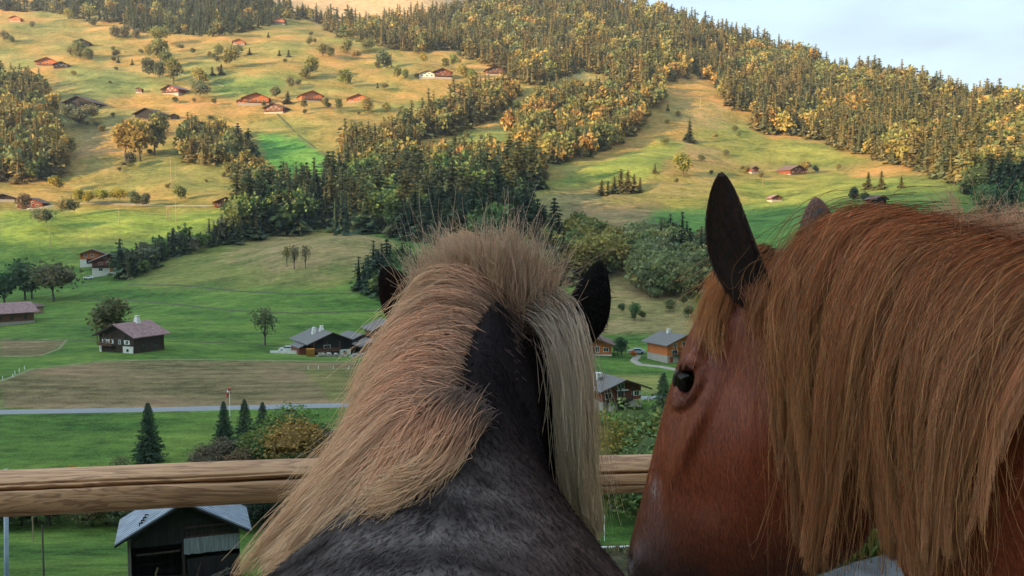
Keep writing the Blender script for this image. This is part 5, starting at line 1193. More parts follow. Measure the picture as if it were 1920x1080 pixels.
def finish_horse(name, me, V, colr, O, f, ears, label, eye_side=(1, -1), lidc=(.02,.012,.01)):
    import bmesh
    me.vertices.foreach_set('co', V.ravel()); me.update()
    # ears join the same mesh
    v0 = [tuple(p) for p in V]; fs = [tuple(p.vertices) for p in me.polygons]; cc = [colr]
    for (vv, ff, inn, cin, cout) in ears:
        o_ = len(v0); v0 += [tuple(p) for p in vv]; fs += [tuple(i+o_ for i in q) for q in ff]
        cc.append(np.where(inn[:, None] > 0, np.array(cin), np.array(cout)))
    me3 = bpy.data.meshes.new(name); me3.from_pydata(v0, [], fs); me3.update(); me3.materials.append(M['coat'])
    me3.polygons.foreach_set('use_smooth', [True]*len(me3.polygons))
    C = np.vstack(cc); ca = me3.color_attributes.new('col', 'FLOAT_COLOR', 'POINT'); c4 = np.ones((len(C), 4), np.float32); c4[:, :3] = C; ca.data.foreach_set('color', c4.ravel())
    o = bpy.data.objects.new(name, me3); link(o); o.location = O; o.rotation_euler = (0, 0, math.atan2(f[1], f[0])); tag(o, label, 'horse', 'two horses looking over the rail')
    bpy.context.view_layer.update()
    import bmesh as _b
    bm = _b.new(); _b.ops.create_uvsphere(bm, u_segments=32, v_segments=20, radius=.033); me_e = bpy.data.meshes.new('eye'); bm.to_mesh(me_e); bm.free(); me_e.materials.append(M['eye'])
    me_e.polygons.foreach_set('use_smooth', [True]*len(me_e.polygons))
    # how far out the flank is at the eye
    near = (np.abs(V[:, 0]-EYE_L[0]) < .012) & (np.abs(V[:, 2]-EYE_L[2]) < .012); yy = np.abs(V[near, 1]).mean()
    for s in eye_side:
        e = bpy.data.objects.new('eye', me_e); link(e, o); e.location = (EYE_L[0]+.002, s*(yy-.008), EYE_L[2])
        for nm, a0, a1, rr_, tr_ in (('upper_eyelid', -.35, 2.75, .0335, .0065), ('lower_eyelid', 3.2, 5.6, .0330, .0045)):
            pts = []
            for k in range(15):
                a = a0+(a1-a0)*k/14; u_, v_ = math.cos(a)*rr_*1.02, math.sin(a)*rr_*.72; ca, sa = math.cos(-.85), math.sin(-.85)
                hgt = math.sqrt(max(0, .033**2-(u_*u_+v_*v_)))*.75
                pts.append((u_*ca-v_*sa, s*(hgt+.003), u_*sa+v_*ca))
            MB().tube(pts, [tr_*math.sin(math.pi*(.12+.76*k/14)) for k in range(15)], 8).build(nm, M['lid'], e, True)
    return o
def to_world(o_loc, f, P):
    f = np.array([f[0], f[1]]); s = np.array([-f[1], f[0]]); X = P[..., 0]; Y = P[..., 1]
    return np.stack([o_loc[0]+f[0]*X+s[0]*Y, o_loc[1]+f[1]*X+s[1]*Y, o_loc[2]+P[..., 2]], -1)
def to_local(o_loc, f, P):
    d = np.asarray(P, float)-np.array(o_loc); return np.stack([d[..., 0]*f[0]+d[..., 1]*f[1], -d[..., 0]*f[1]+d[..., 1]*f[0], d[..., 2]], -1)
def col_noise(V, sc, seed=0):
    return vnoise(V[:, 0]*sc+seed, V[:, 2]*sc)+.6*vnoise(V[:, 1]*sc*1.3+seed, V[:, 2]*sc*1.3+V[:, 0]*sc)

NOHAIR = False
if NOHAIR:
    hair_mesh = lambda *a, **k: None
    short_coat = lambda *a, **k: None
# ================= the chestnut on the right =================
D1 = 1.68; O1 = Vector((float(ray(1455, 470)[0])*D1, D1, EYE+float(ray(1455, 470)[1])*D1)); f1 = Vector((-.80, .60)).normalized()
NECK1 = [(.01,-.01,-.13,-.34,.055,.2),(-.08,.035,-.185,-.46,.070,.45),(-.20,.052,-.235,-.545,.085,.5),(-.35,.035,-.29,-.66,.105,.5),(-.50,-.01,-.35,-.80,.14,.5),(-.68,-.065,-.42,-.96,.20,.45),(-.85,-.09,-.52,-1.04,.25,.4)]
TORSO1 = [(-1.05,-.07,-.85,-1.02,.28,.3),(-1.35,-.12,-1.3,-.92,.31,.2),(-1.75,-.12,-1.7,-.92,.32,.15),(-2.1,-.06,-2.0,-.82,.30,.1),(-2.35,-.14,-2.2,-.72,.24,.1),(-2.47,-.32,-2.38,-.52,.10,0)]
me, V = build_horse('horse', O1, f1, NECK1, TORSO1, O1.z)
V = sculpt_head(V)
n_ = col_noise(V, 9)
c = np.array((.225,.052,.020))*(1+.35*n_[:, None]); 
c = c*(1-.62*smooth(-.36, -.64, V[:, 2]+.10*n_*0)[:, None]*(V[:, 0] > -.2)[:, None])  # coat colour darkened down the lower face to stand in for shade
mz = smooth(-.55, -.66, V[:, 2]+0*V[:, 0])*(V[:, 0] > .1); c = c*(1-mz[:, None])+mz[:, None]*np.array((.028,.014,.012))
dx, dz = V[:, 0]-EYE_L[0], V[:, 2]-EYE_L[2]; ey = np.exp(-((dx*dx+dz*dz)/.034**2))*(np.abs(V[:, 1]) > .05); c = c*(1-ey[:, None]*.9)+ey[:, None]*.9*np.array((.014,.008,.007))
sp = np.exp(-(((V[:, 0]-.085)/.02)**2+((V[:, 2]+.165)/.02)**2))*(V[:, 1] > .04); c = c*(1-.55*sp[:, None])
wm = (np.exp(-(((V[:, 0]-.225)/.010)**2+((V[:, 2]+.475)/.014)**2))*(np.abs(V[:, 1]) > .02)*(vnoise(V[:, 0]*260, V[:, 2]*260) > -.12)); c = c*(1-.8*wm[:, None])+.8*wm[:, None]*np.array((.30,.26,.24))
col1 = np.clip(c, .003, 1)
def loc1(px, py, D): return to_local(O1, f1, np.array(pt(px, py, D)))
ears1 = []
eb, et = loc1(1426, 565, 1.60), loc1(1356, 322, 1.60)
vdir = to_local((0,0,0), f1, np.array([-.45, -.89, .05]))
va, fa, ia = ear_mesh(eb, et, vdir, .041, 1.5, side=1, lean=.14); ears1.append((va, fa, ia, (.045,.017,.010), (.11,.034,.016)))
eb, et = loc1(1526, 500, 1.76), loc1(1524, 366, 1.80)
va, fa, ia = ear_mesh(eb, et, to_local((0,0,0), f1, np.array([.6, .8, .1])), .038, 1.5, side=-1); ears1.append((va, fa, ia, (.03,.012,.01), (.13,.045,.028)))
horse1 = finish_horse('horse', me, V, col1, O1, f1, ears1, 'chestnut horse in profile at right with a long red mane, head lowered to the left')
def plane_pt(px, py, lam):
    """point on the ray lying lam metres left of the chestnut's middle plane"""
    u, s_ = ray(px, py); u = float(u); s_ = float(s_); sx_, sy_ = -f1.y, f1.x
    # (x-O.x)*sx + (y-O.y)*sy = lam with x=u y
    y = (lam+O1.x*sx_+O1.y*sy_)/(u*sx_+sy_); return np.array([u*y, y, EYE+s_*y])
def G1m(rows): return G1([[(px+(48, 26, 10, 6, 14, 22)[k]*(1 if k < 3 or i < 5 else .3), py+(26 if k == 0 else 20 if k == 1 else 6 if k == 2 else 0)*(0 if i < 4 else min(1, (i-3)/4)), lam) for k, (px, py, lam) in enumerate(r)] for i, r in enumerate(rows)])
def G1(rows): return np.array([[to_local(O1, f1, plane_pt(px, py, lam)) for px, py, lam in r] for r in rows])
mane1 = G1m([
 [(1492,445,.01),(1478,475,.06),(1468,520,.10),(1460,575,.12),(1456,630,.125),(1452,690,.125)],
 [(1525,425,.0),(1492,460,.06),(1474,530,.11),(1466,610,.125),(1464,690,.13),(1460,770,.13)],
 [(1562,412,.0),(1515,445,.06),(1488,530,.11),(1478,640,.13),(1480,750,.135),(1486,850,.13)],
 [(1608,405,.0),(1548,435,.07),(1510,530,.115),(1492,650,.135),(1490,780,.14),(1500,900,.14)],
 [(1650,406,.0),(1570,430,.08),(1525,540,.125),(1505,670,.14),(1500,820,.145),(1512,1000,.145)],
 [(1700,410,.0),(1620,435,.08),(1570,540,.13),(1548,690,.15),(1535,860,.155),(1515,1030,.155)],
 [(1745,416,.0),(1660,440,.085),(1615,550,.135),(1590,690,.16),(1562,870,.165),(1525,1060,.165)],
 [(1790,424,.0),(1698,462,.085),(1645,570,.14),(1615,690,.165),(1590,800,.175),(1572,900,.175)],
 [(1830,432,.0),(1735,475,.09),(1685,590,.145),(1658,730,.175),(1655,880,.185),(1670,1010,.19)],
 [(1875,442,.0),(1785,490,.09),(1730,605,.155),(1700,750,.185),(1700,910,.195),(1705,1070,.20)],
 [(1925,456,.0),(1835,510,.10),(1780,625,.16),(1748,770,.195),(1735,920,.205),(1735,1080,.21)],
 [(1985,470,.0),(1895,530,.10),(1840,640,.17),(1800,770,.205),(1778,900,.215),(1765,1030,.22)],
 [(2070,490,.0),(1975,560,.12),(1915,670,.19),(1868,780,.22),(1838,880,.235),(1815,970,.24)],
])
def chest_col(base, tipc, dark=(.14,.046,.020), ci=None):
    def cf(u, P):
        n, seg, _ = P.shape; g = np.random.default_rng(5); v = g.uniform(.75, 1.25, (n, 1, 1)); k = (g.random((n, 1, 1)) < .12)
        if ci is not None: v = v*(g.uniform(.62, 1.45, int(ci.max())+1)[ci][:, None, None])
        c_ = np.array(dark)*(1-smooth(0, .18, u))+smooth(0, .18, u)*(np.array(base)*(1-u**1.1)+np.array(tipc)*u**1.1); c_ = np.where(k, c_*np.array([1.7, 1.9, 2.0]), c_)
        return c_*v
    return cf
P, ci, rv = strands(mane1, 25000, 14, .0005, .0002, .009, .0022, clumps=115, clump_tip=.013, frizz=.0010, len_lo=.45, len_hi=1.04, seed=11, fly=.02, fly_amt=.03, pull=.95, lenvar=.15, wave=.012)
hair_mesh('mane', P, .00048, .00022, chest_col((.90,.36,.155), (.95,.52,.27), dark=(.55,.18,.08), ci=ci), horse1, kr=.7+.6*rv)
# wisps low and far apart, and the ragged tuft over the withers
P, ci, rv = strands(mane1, 900, 16, .0004, .0002, .02, .035, clumps=300, clump_tip=.03, frizz=.006, len_lo=.8, len_hi=1.12, seed=12, fly=.3, fly_amt=.05)
hair_mesh('mane', P, .0005, .00025, chest_col((.40,.17,.06), (.50,.25,.10)), horse1, 'loose wisps over the chestnut mane')
tuft = np.array([[to_local(O1, f1, plane_pt(px+dx_*k, py+30-dy_*k*.9, .0+.0*k)) for k in range(5)] for px, py, dx_, dy_ in [(1740,412,4,8),(1790,416,-2,9),(1830,420,-6,12),(1860,425,2,13),(1900,432,6,10),(1940,440,8,8)]])
P, ci, rv = strands(tuft, 1500, 10, .0004, .0002, .012, .012, clumps=60, clump_tip=.022, frizz=.002, len_lo=.3, len_hi=.9, seed=13, fly=.2, fly_amt=.02)
hair_mesh('mane', P, .00035, .00015, chest_col((.62,.30,.16), (.80,.48,.30)), horse1, 'ragged upright tuft on the chestnut crest')
fore1 = G1([
 [(1446,480,.03),(1412,500,.05),(1382,540,.07),(1360,590,.082),(1354,630,.090),(1358,672,.092)],
 [(1438,475,.02),(1398,492,.045),(1364,535,.06),(1342,585,.068),(1332,618,.070),(1332,655,.075)],
 [(1430,475,.02),(1388,492,.035),(1350,535,.045),(1328,585,.05),(1318,612,.052),(1314,640,.055)],
])
P, ci, rv = strands(fore1, 1300, 12, .0004, .0002, .008, .008, clumps=60, clump_tip=.011, frizz=.003, len_lo=.45, len_hi=1.08, seed=14, fly=.10, fly_amt=.028)
hair_mesh('forelock', P, .0005, .0002, chest_col((.78,.34,.13), (.86,.50,.25)), horse1)
short_coat('coat', horse1.data, np.vstack([col1, np.full((len(horse1.data.vertices)-len(col1), 3), .02)]), None, 170000, .013, horse1,
    lambda c_, n__: ((c_[:, 0] > -1.2) & (n__[:, 1] > -.1)).astype(float)*np.where(c_[:, 0] > -.25, 1.6, .8), lambda P_: np.where(P_[:, 0:1] > -.14, np.array([[-.25, 0, -1.0]]), np.array([[-.7, 0, -.7]])), 3)

# soft fur at the foot of the near ear
ef = G1([[(1392,535,.09),(1402,560,.10),(1408,590,.105),(1408,620,.108)],[(1415,545,.10),(1422,570,.11),(1424,600,.113),(1420,630,.115)],[(1440,530,.10),(1446,560,.112),(1444,595,.116),(1438,625,.118)]])
P, ci, rv = strands(ef, 900, 8, .0004, .0002, .008, .006, clumps=30, clump_tip=.005, frizz=.001, len_lo=.4, len_hi=1.0, seed=31, fly=.05, fly_amt=.01)
hair_mesh('ear_fur', P, .00045, .0002, chest_col((.42,.14,.06), (.55,.22,.10)), horse1)
# ================= the dark pony with the flaxen mane =================
D2 = 1.25; O2 = Vector((float(ray(940, 545)[0])*D2, D2, EYE+float(ray(940, 545)[1])*D2)); f2 = Vector((.06, 1.0)).normalized()
NECK2 = [(.01,-.01,-.11,-.26,.052,.3),(-.10,.0,-.17,-.40,.060,.55),(-.25,-.022,-.25,-.50,.074,.60),(-.40,-.068,-.33,-.60,.112,.45),(-.53,-.105,-.42,-.70,.185,.12),(-.65,-.130,-.50,-.80,.255,.0),(-.80,-.155,-.62,-.90,.275,.0)]
TORSO2 = [(-1.0,-.18,-.85,-.95,.27,.1),(-1.3,-.24,-1.25,-.88,.29,.1),(-1.65,-.25,-1.6,-.88,.30,.1),(-1.95,-.20,-1.9,-.80,.28,.1),(-2.2,-.27,-2.1,-.70,.22,.1),(-2.3,-.42,-2.24,-.58,.10,0)]
me, V = build_horse('horse', O2, f2, NECK2, TORSO2, O2.z)
V = sculpt_head(V)
n_ = col_noise(V, 11, 4); n3 = col_noise(V, 60, 9)
c = np.array((.014,.009,.008))*(1+.3*n_[:, None])
# greyish dapple over the withers, browner shoulder on the right
gw = smooth(-.42, -.62, V[:, 0])*smooth(-.32, -.12, V[:, 2]); gr = np.clip(.5+n3*1.1, 0, 1)
c = c*(1-gw[:, None])+gw[:, None]*(np.array((.018,.014,.014))*(1-gr[:, None])+np.array((.115,.092,.088))*gr[:, None])
bw = smooth(.0, -.13, V[:, 1])*smooth(-.30, -.5, V[:, 0]); c = c*(1-bw[:, None])+bw[:, None]*np.array((.052,.030,.026))*(1+.35*n3[:, None])
dk = np.exp(-((V[:, 0]+.28)/.2)**2)*.85; c = c*(1-dk[:, None])+dk[:, None]*np.array((.011,.008,.009))
col2 = np.clip(c, .003, 1)
def loc2(px, py, D): return to_local(O2, f2, np.array(pt(px, py, D)))
ears2 = []
va, fa, ia = ear_mesh(loc2(1030, 655, 1.24), loc2(1122, 492, 1.21), to_local((0,0,0), f2, np.array([.35, .9, .0])), .031, 1.5, side=-1, lean=-.22); ears2.append((va, fa, ia, (.012,.008,.008), (.010,.008,.008)))
va, fa, ia = ear_mesh(loc2(830, 622, 1.24), loc2(722, 506, 1.19), to_local((0,0,0), f2, np.array([-.35, .9, .0])), .031, 1.5, side=1, lean=-.15); ears2.append((va, fa, ia, (.012,.008,.008), (.016,.010,.009)))
M['coat'] = coat_mat('dark_coat', .9, .02, 0.0)
horse2 = finish_horse('horse', me, V, col2, O2, f2, ears2, 'dark pony seen from behind its neck, with a thick flaxen mane')
def G2(rows): return np.array([[loc2(*p) for p in r] for r in rows])
mane2 = G2([
 [(985,545,1.25),(985,515,1.25),(980,495,1.25),(975,480,1.25),(972,468,1.25),(970,455,1.25)],
 [(945,550,1.24),(930,515,1.24),(915,492,1.24),(900,475,1.24),(885,462,1.24),(872,452,1.25)],
 [(945,590,1.20),(902,535,1.19),(868,508,1.19),(836,512,1.20),(808,535,1.21),(786,568,1.22)],
 [(945,640,1.12),(888,572,1.12),(832,552,1.13),(788,575,1.14),(752,622,1.15),(722,680,1.16)],
 [(930,690,1.03),(860,625,1.03),(795,630,1.04),(745,670,1.06),(708,725,1.07),(680,790,1.08)],
 [(908,745,.94),(830,690,.94),(765,705,.96),(712,755,.98),(668,820,1.00),(630,890,1.01)],
 [(882,790,.86),(805,750,.86),(735,775,.88),(675,835,.90),(620,910,.92),(570,990,.94)],
 [(868,820,.80),(812,790,.79),(748,815,.80),(672,890,.82),(590,980,.84),(500,1075,.86)],
 [(862,800,.80),(820,800,.78),(770,840,.77),(712,910,.76),(645,990,.76),(570,1075,.76)],
 [(864,785,.80),(834,805,.77),(800,855,.74),(760,915,.72),(708,975,.70),(640,1040,.69)],
 [(868,775,.80),(850,805,.77),(830,850,.73),(806,900,.70),(774,945,.68),(725,990,.66)],
])
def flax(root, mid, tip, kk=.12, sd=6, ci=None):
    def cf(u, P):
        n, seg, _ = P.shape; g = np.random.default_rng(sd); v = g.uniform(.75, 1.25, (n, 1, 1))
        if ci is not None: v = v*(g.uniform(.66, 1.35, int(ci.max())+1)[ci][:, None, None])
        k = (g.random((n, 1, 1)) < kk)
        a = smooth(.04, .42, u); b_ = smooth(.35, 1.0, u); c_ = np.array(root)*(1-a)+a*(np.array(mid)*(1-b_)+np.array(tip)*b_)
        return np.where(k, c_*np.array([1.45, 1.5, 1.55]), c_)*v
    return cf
P, ci, rv = strands(mane2, 32000, 14, .0005, .0002, .010, .0045, clumps=260, clump_tip=.008, frizz=.0014, len_lo=.66, len_hi=1.06, seed=21, fly=.03, fly_amt=.018, tlo=.10, thi=1.0, pull=.85, lenvar=.14, wave=.007)
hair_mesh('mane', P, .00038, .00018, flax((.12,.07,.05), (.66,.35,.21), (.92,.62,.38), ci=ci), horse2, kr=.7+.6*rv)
# bristling hair over the poll
top2 = G2([[(882+k*14, 655-abs(k-6)*3, 1.20), (856+k*16-(6-k)*3, 610, 1.19), (840+k*17-(6-k)*6, 562-(5-abs(k-5))*3, 1.19), (842+k*17-(6-k)*7, 520-(5-abs(k-5))*5, 1.19), (832+k*19-(6-k)*8, 488-(5-abs(k-5))*5, 1.19)] for k in range(10)])
P, ci, rv = strands(top2, 8500, 12, .0004, .0002, .014, .012, clumps=140, clump_tip=.012, frizz=.003, len_lo=.35, len_hi=1.12, seed=22, fly=.12, fly_amt=.025, pull=.5)
hair_mesh('mane', P, .00036, .00015, flax((.09,.05,.04), (.60,.34,.22), (.90,.68,.50), ci=ci), horse2, 'bristling pale hair over the poll', kr=.7+.6*rv)
# pale locks hanging on the right side
lock2 = G2([
 [(965,590,1.21),(1010,556,1.19),(1058,578,1.18),(1086,655,1.16),(1100,765,1.15),(1104,875,1.15),(1116,990,1.14)],
 [(968,605,1.20),(1010,578,1.18),(1050,605,1.17),(1072,690,1.15),(1084,790,1.14),(1090,900,1.13),(1102,1000,1.12)],
 [(972,622,1.18),(1006,605,1.16),(1038,640,1.14),(1056,715,1.13),(1065,800,1.12),(1072,880,1.11),(1084,955,1.11)],
])
P, ci, rv = strands(lock2, 6500, 15, .0004, .0002, .009, .0030, clumps=60, clump_tip=.005, frizz=.0014, len_lo=.75, len_hi=1.03, seed=23, fly=.04, fly_amt=.02, pull=.85, wave=.005, lenvar=.12)
hair_mesh('forelock', P, .00038, .0002, flax((.10,.06,.05), (.82,.62,.48), (.92,.72,.48), ci=ci), horse2, kr=.7+.6*rv)
M['hair'] = hair_mat('dark_fuzz', .7, .06)
short_coat('coat', horse2.data, np.vstack([col2, np.full((len(horse2.data.vertices)-len(col2), 3), .012)]), None, 110000, .014, horse2,
    lambda c_, n__: ((c_[:, 0] > -.9) & ((n__[:, 2] > -.2) | (n__[:, 1] < 0))).astype(float)*np.where(c_[:, 0] < -.3, 1.6, .5), lambda P_: np.array([[-1.0, 0, -.35]])+np.array([[0, 1, 0]])*np.sign(P_[:, 1:2])*.4, 7, 1.25)

# ------------------------------------------------------------------ the log fence in front of them
m, t, b = mat_new('peeled_log'); Lk = t.links.new
tc = t.nodes.new('ShaderNodeTexCoord'); mp = t.nodes.new('ShaderNodeMapping'); mp.inputs['Scale'].default_value = (.9, 9, 9)
n1 = t.nodes.new('ShaderNodeTexNoise'); n1.inputs['Scale'].default_value = 2.2; n1.inputs['Detail'].default_value = 6; n1.inputs['Distortion'].default_value = .5
Lk(tc.outputs['Object'], mp.inputs[0]); Lk(mp.outputs[0], n1.inputs['Vector'])
wv = t.nodes.new('ShaderNodeMath'); wv.operation = 'MULTIPLY'; wv.inputs[1].default_value = 11.0; Lk(n1.outputs['Fac'], wv.inputs[0])
fr = t.nodes.new('ShaderNodeMath'); fr.operation = 'FRACT'; Lk(wv.outputs[0], fr.inputs[0])
r1 = t.nodes.new('ShaderNodeValToRGB'); e = r1.color_ramp.elements; e[0].position = 0; e[0].color = (.24,.115,.058,1); e[1].position = .28; e[1].color = (.44,.23,.115,1); x = e.new(.8); x.color = (.52,.29,.155,1); x = e.new(1.0); x.color = (.26,.125,.065,1)
Lk(fr.outputs[0], r1.inputs[0])
n2 = t.nodes.new('ShaderNodeTexNoise'); n2.inputs['Scale'].default_value = 3.0; n2.inputs['Detail'].default_value = 4; mp2 = t.nodes.new('ShaderNodeMapping'); mp2.inputs['Scale'].default_value = (.5, 3, 3)
Lk(tc.outputs['Object'], mp2.inputs[0]); Lk(mp2.outputs[0], n2.inputs['Vector'])
mm = t.nodes.new('ShaderNodeMix'); mm.data_type = 'RGBA'; mm.blend_type = 'MULTIPLY'; mm.inputs[0].default_value = .6; Lk(r1.outputs[0], mm.inputs[6])
r2 = t.nodes.new('ShaderNodeValToRGB'); r2.color_ramp.elements[0].position = .35; r2.color_ramp.elements[0].color = (.45,.40,.36,1); r2.color_ramp.elements[1].position = .65; r2.color_ramp.elements[1].color = (1,1,1,1)
Lk(n2.outputs['Fac'], r2.inputs[0]); Lk(r2.outputs[0], mm.inputs[7]); 
vo = t.nodes.new('ShaderNodeTexVoronoi'); vo.inputs['Scale'].default_value = 2.1; mp3 = t.nodes.new('ShaderNodeMapping'); mp3.inputs['Scale'].default_value = (.9, 3.2, 3.2)
Lk(tc.outputs['Object'], mp3.inputs[0]); Lk(mp3.outputs[0], vo.inputs['Vector'])
r3 = t.nodes.new('ShaderNodeValToRGB'); q_ = r3.color_ramp.elements; q_[0].position = .0; q_[0].color = (.25,.16,.12,1); q_[1].position = .075; q_[1].color = (1,1,1,1); x3 = q_.new(.035); x3.color = (.62,.45,.36,1)
Lk(vo.outputs['Distance'], r3.inputs[0]); m3 = t.nodes.new('ShaderNodeMix'); m3.data_type = 'RGBA'; m3.blend_type = 'MULTIPLY'; m3.inputs[0].default_value = .9
Lk(mm.outputs[2], m3.inputs[6]); Lk(r3.outputs[0], m3.inputs[7]); Lk(m3.outputs[2], b.inputs['Base Color'])
bp = t.nodes.new('ShaderNodeBump'); bp.inputs['Strength'].default_value = .35; bp.inputs['Distance'].default_value = .004; Lk(fr.outputs[0], bp.inputs['Height']); Lk(bp.outputs[0], b.inputs['Normal'])
b.inputs['Roughness'].default_value = .65; M['log'] = m
def log_mesh(L_, r_a, r_b, n=420, mq=220, seed=2, crack=()):
    x = np.linspace(0, L_, n); ph = np.arange(mq)/mq*2*np.pi; X, PH = np.meshgrid(x, ph, indexing='ij'); r = (r_a+(r_b-r_a)*X/L_)
    r = r*(1+.020*vnoise(X*2+seed, PH*1.3)+.012*vnoise(X*7, np.cos(PH)*3+seed))
    for (a0, x0, x1, w, dp, sl_) in crack:      # long drying cracks
        cen = a0+sl_*(X-x0)+.05*vnoise(X*4+a0*9, X*0+3)*2+.02*vnoise(X*22, X*0+5)
        k = smooth(x0, x0+.25, X)*(1-smooth(x1-.25, x1, X)); r = r-dp*k*np.exp(-((PH-cen)/w)**2)
    wob = .012*vnoise(x*1.1+seed, x*0)[:, None]
    V = np.stack([X, r*np.cos(PH)+wob, r*np.sin(PH)+wob], -1).reshape(-1, 3)
    i, j = np.meshgrid(np.arange(n-1), np.arange(mq), indexing='ij'); Q = np.stack([i*mq+j, (i+1)*mq+j, (i+1)*mq+(j+1) % mq, i*mq+(j+1) % mq], -1).reshape(-1, 4)
    c0 = len(V); V = np.vstack([V, [[0, 0, 0], [L_, 0, 0]]]); j = np.arange(0, mq, 2)
    Q = np.vstack([Q, np.stack([np.full(len(j), c0), j, (j+1) % mq, (j+2) % mq], -1), np.stack([np.full(len(j), c0+1), (n-1)*mq+(j+2) % mq, (n-1)*mq+(j+1) % mq, (n-1)*mq+j], -1)])
    return quads_mesh('rail', V, Q, [M['log']], smooth_=True)
pa, pb = pt(0, 921, 2.34), pt(1250, 884, 2.82); dv = (pb-pa); ln_ = dv.length; dv.normalize()
A0 = pa-dv*1.9; Lr = 1.9+ln_+2.6
fence = empty('log_fence', (A0.x, A0.y, 0), 0, 'rustic fence of a thick peeled pine rail running across in front of both horses', 'fence')
CR = [(math.pi*.86, .9, 3.0, .050, .022, .014), (math.pi*.90, 2.3, 4.3, .055, .024, .010), (math.pi*.80, 1.6, 2.7, .030, .010, .02), (math.pi*1.12, 2.6, 4.2, .035, .010, -.01), (math.pi*1.25, 1.4, 3.3, .035, .009, .0), (math.pi*.97, 3.9, 5.2, .040, .012, .01)]
# crack angles: pi is the near side
ro = bpy.data.objects.new('rail', log_mesh(Lr, .0625, .056, crack=CR)); link(ro, fence)
yaw = math.atan2(dv.y, dv.x); pit = -math.asin(dv.z); ro.location = (0, 0, A0.z); ro.rotation_euler = (0, pit, yaw)
ro2 = ro.copy(); COL.objects.link(ro2); ro2.parent = fence; ro2.location = (0, 0, A0.z-.55); 
ro2.name = 'rail'
# the lower rail would cross the open view: it is only fitted to the right, behind the chestnut
bpy.data.objects.remove(ro2)
for d_ in (.15, 1.9+ln_*.56, Lr-.3):
    q = A0+dv*d_; z0 = 0.0
    o = MB().tube([(q.x-A0.x, q.y-A0.y+.075, -.5), (q.x-A0.x, q.y-A0.y+.115, q.z+.02)], [.07, .062], 14).build('post', M['log'], fence, True)
# ------------------------------------------------------------------ near ground beyond the rail on the right: lane and weeds
def near_patch(name, cx, cy, rx, ry, mat, lift, seed, kind='structure'):
    ang = np.linspace(0, 2*np.pi, 48, endpoint=False); v = [(cx, cy, float(height(cx, cy))+lift)]
    for rr in (.33, .66, 1.0, 1.03):
        for a in ang:
            k = rr*(1+.10*vnoise(np.array([a*2]), np.array([seed*3.1]))[0]*(rr > .5)); x, y = cx+rx*math.cos(a)*k, cy+ry*math.sin(a)*k; v.append((x, y, float(height(x, y))+(lift if rr < 1.02 else -.05)))
    q = []
    n = 48
    for i in range(0, n, 2): q.append((0, 1+i, 1+(i+1) % n, 1+(i+2) % n))
    for r_ in range(3):
        for i in range(n): q.append((1+r_*n+i, 1+(r_+1)*n+i, 1+(r_+1)*n+(i+1) % n, 1+r_*n+(i+1) % n))
    o = bpy.data.objects.new(name, quads_mesh(name, v, q, [mat], smooth_=True)); link(o); tag(o, kind=kind); return o
M['lane'] = noisy('worn_asphalt', (.050,.050,.052), (.092,.092,.096), 14.0, bump=.3, bdist=.004)
near_patch('lane', 3.20, 3.70, 2.2, 1.0, M['lane'], .03, 2)
g = np.random.default_rng(77)
def weeds(name, pts_, hgt, n, label, cols_, w=.012, cat='weeds'):
    P = np.array([pts_[i] for i in g.integers(0, len(pts_), n)])+g.normal(0, .05, (n, 3))*np.array([1, 1, 0]); P[:, 2] = height(P[:, 0], P[:, 1])
    d = unit(g.normal(0, .45, (n, 3))+np.array([0, 0, 1.0])); s_ = unit(np.cross(d, g.normal(size=(n, 3)))); L_ = hgt*g.uniform(.35, 1.1, (n, 1))
    VV = np.stack([P-s_*w*.4, P+d*L_*.5-s_*w, P+d*L_+unit(g.normal(size=(n,3)))*L_*.15, P+d*L_*.5+s_*w], 1).reshape(-1, 3)
    C = np.array(cols_)[g.integers(0, len(cols_), n)]*g.uniform(.7, 1.3, (n, 1)); C = np.repeat(C, 4, 0)
    o = bpy.data.objects.new(name, quads_mesh(name, VV, np.arange(4*n).reshape(-1, 4), [M['leaf_mass']], col=C)); link(o); tag(o, label, cat, kind='stuff'); return o
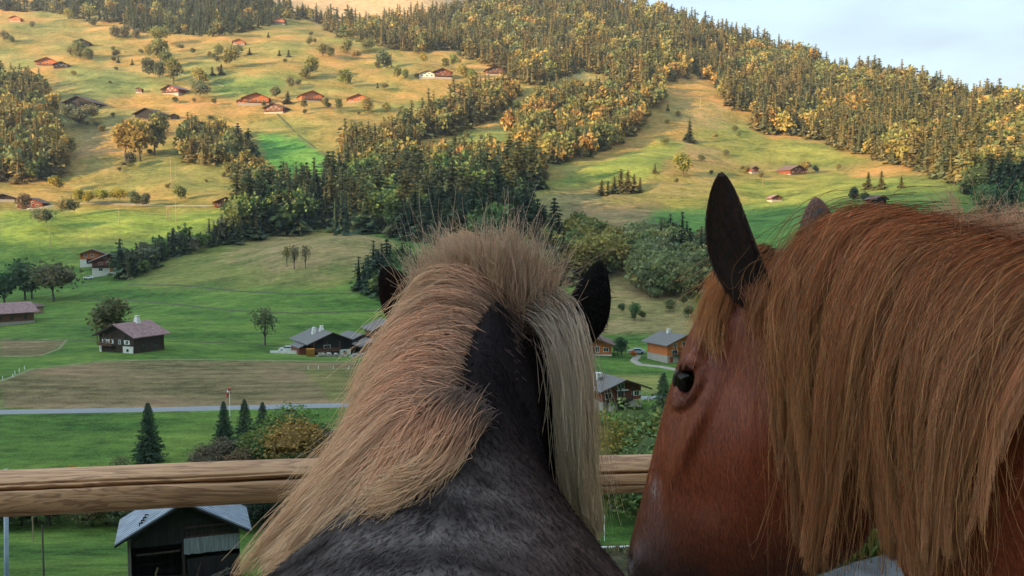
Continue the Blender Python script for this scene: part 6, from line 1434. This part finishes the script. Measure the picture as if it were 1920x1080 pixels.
edge = [(1.15+.020*k+g.normal(0, .1), 4.40+.004*k+abs(g.normal(0, .30)), 0) for k in range(120)]
weeds('weeds', edge, .11, 9000, 'green and yellow weeds along the far edge of the lane under the chestnut neck', [(.075,.11,.02),(.12,.14,.03),(.17,.16,.04),(.05,.08,.02)], .012)
ver = [(g.uniform(.2, 3.6), g.uniform(4.5, 5.9), 0) for k in range(900)]
weeds('grass_verge', ver, .05, 16000, 'short dry grass of the verge beyond the rail', [(.12,.11,.045),(.09,.10,.035),(.16,.13,.07)], .004, 'grass')
# white tape fence beyond the muzzle
tp = empty('tape_fence', (0, 0, 0), 0, 'two strands of white electric tape strung low beyond the pony lock', 'fence')
for y_, nm in ((1022, 'tape'), (1034, 'tape')):
    a_, b_ = pt(1010, y_+8, 4.6), pt(1330, y_-8, 4.75); MB().tube([a_, a_.lerp(b_, .5)+Vector((0,0,-.01)), b_], .006, 6).build(nm, M['white'], tp)
for px in (1010, 1330):
    a_ = pt(px, 1015, 4.66); MB().tube([(a_.x, a_.y, float(height(a_.x, a_.y))-.2), (a_.x, a_.y, a_.z+.02)], .012, 8).build('post', M['white'], tp)
pg = pt(14, 962, 12.0); pl = pt(6, 1100, 12.0)
o = MB().tube([(pl.x, pl.y, float(height(pl.x, pl.y))-.3), (pg.x, pg.y, pg.z+.6)], [.035, .028], 10).build('metal_pole', M['grey_pole'], smooth_=True); tag(o, 'blue grey metal pole leaning slightly at the lower left corner', 'pole')

# ------------------------------------------------------------------ the air of the valley
hb = MB().box(-4950, 4950, -4950, 4950, -34, 760).build('haze', None)
hm = bpy.data.materials.new('haze'); hm.use_nodes = True; t = hm.node_tree; t.nodes.clear()
ho = t.nodes.new('ShaderNodeOutputMaterial'); pv = t.nodes.new('ShaderNodeVolumePrincipled')
pv.inputs['Color'].default_value = (.86,.90,1.0,1); pv.inputs['Density'].default_value = .00007; pv.inputs['Anisotropy'].default_value = .3
t.links.new(pv.outputs[0], ho.inputs['Volume']); hb.data.materials.append(hm); tag(hb, kind='stuff')
print('zmax', float(V.max()) if False else float(gz.max()), float(gz.min()))
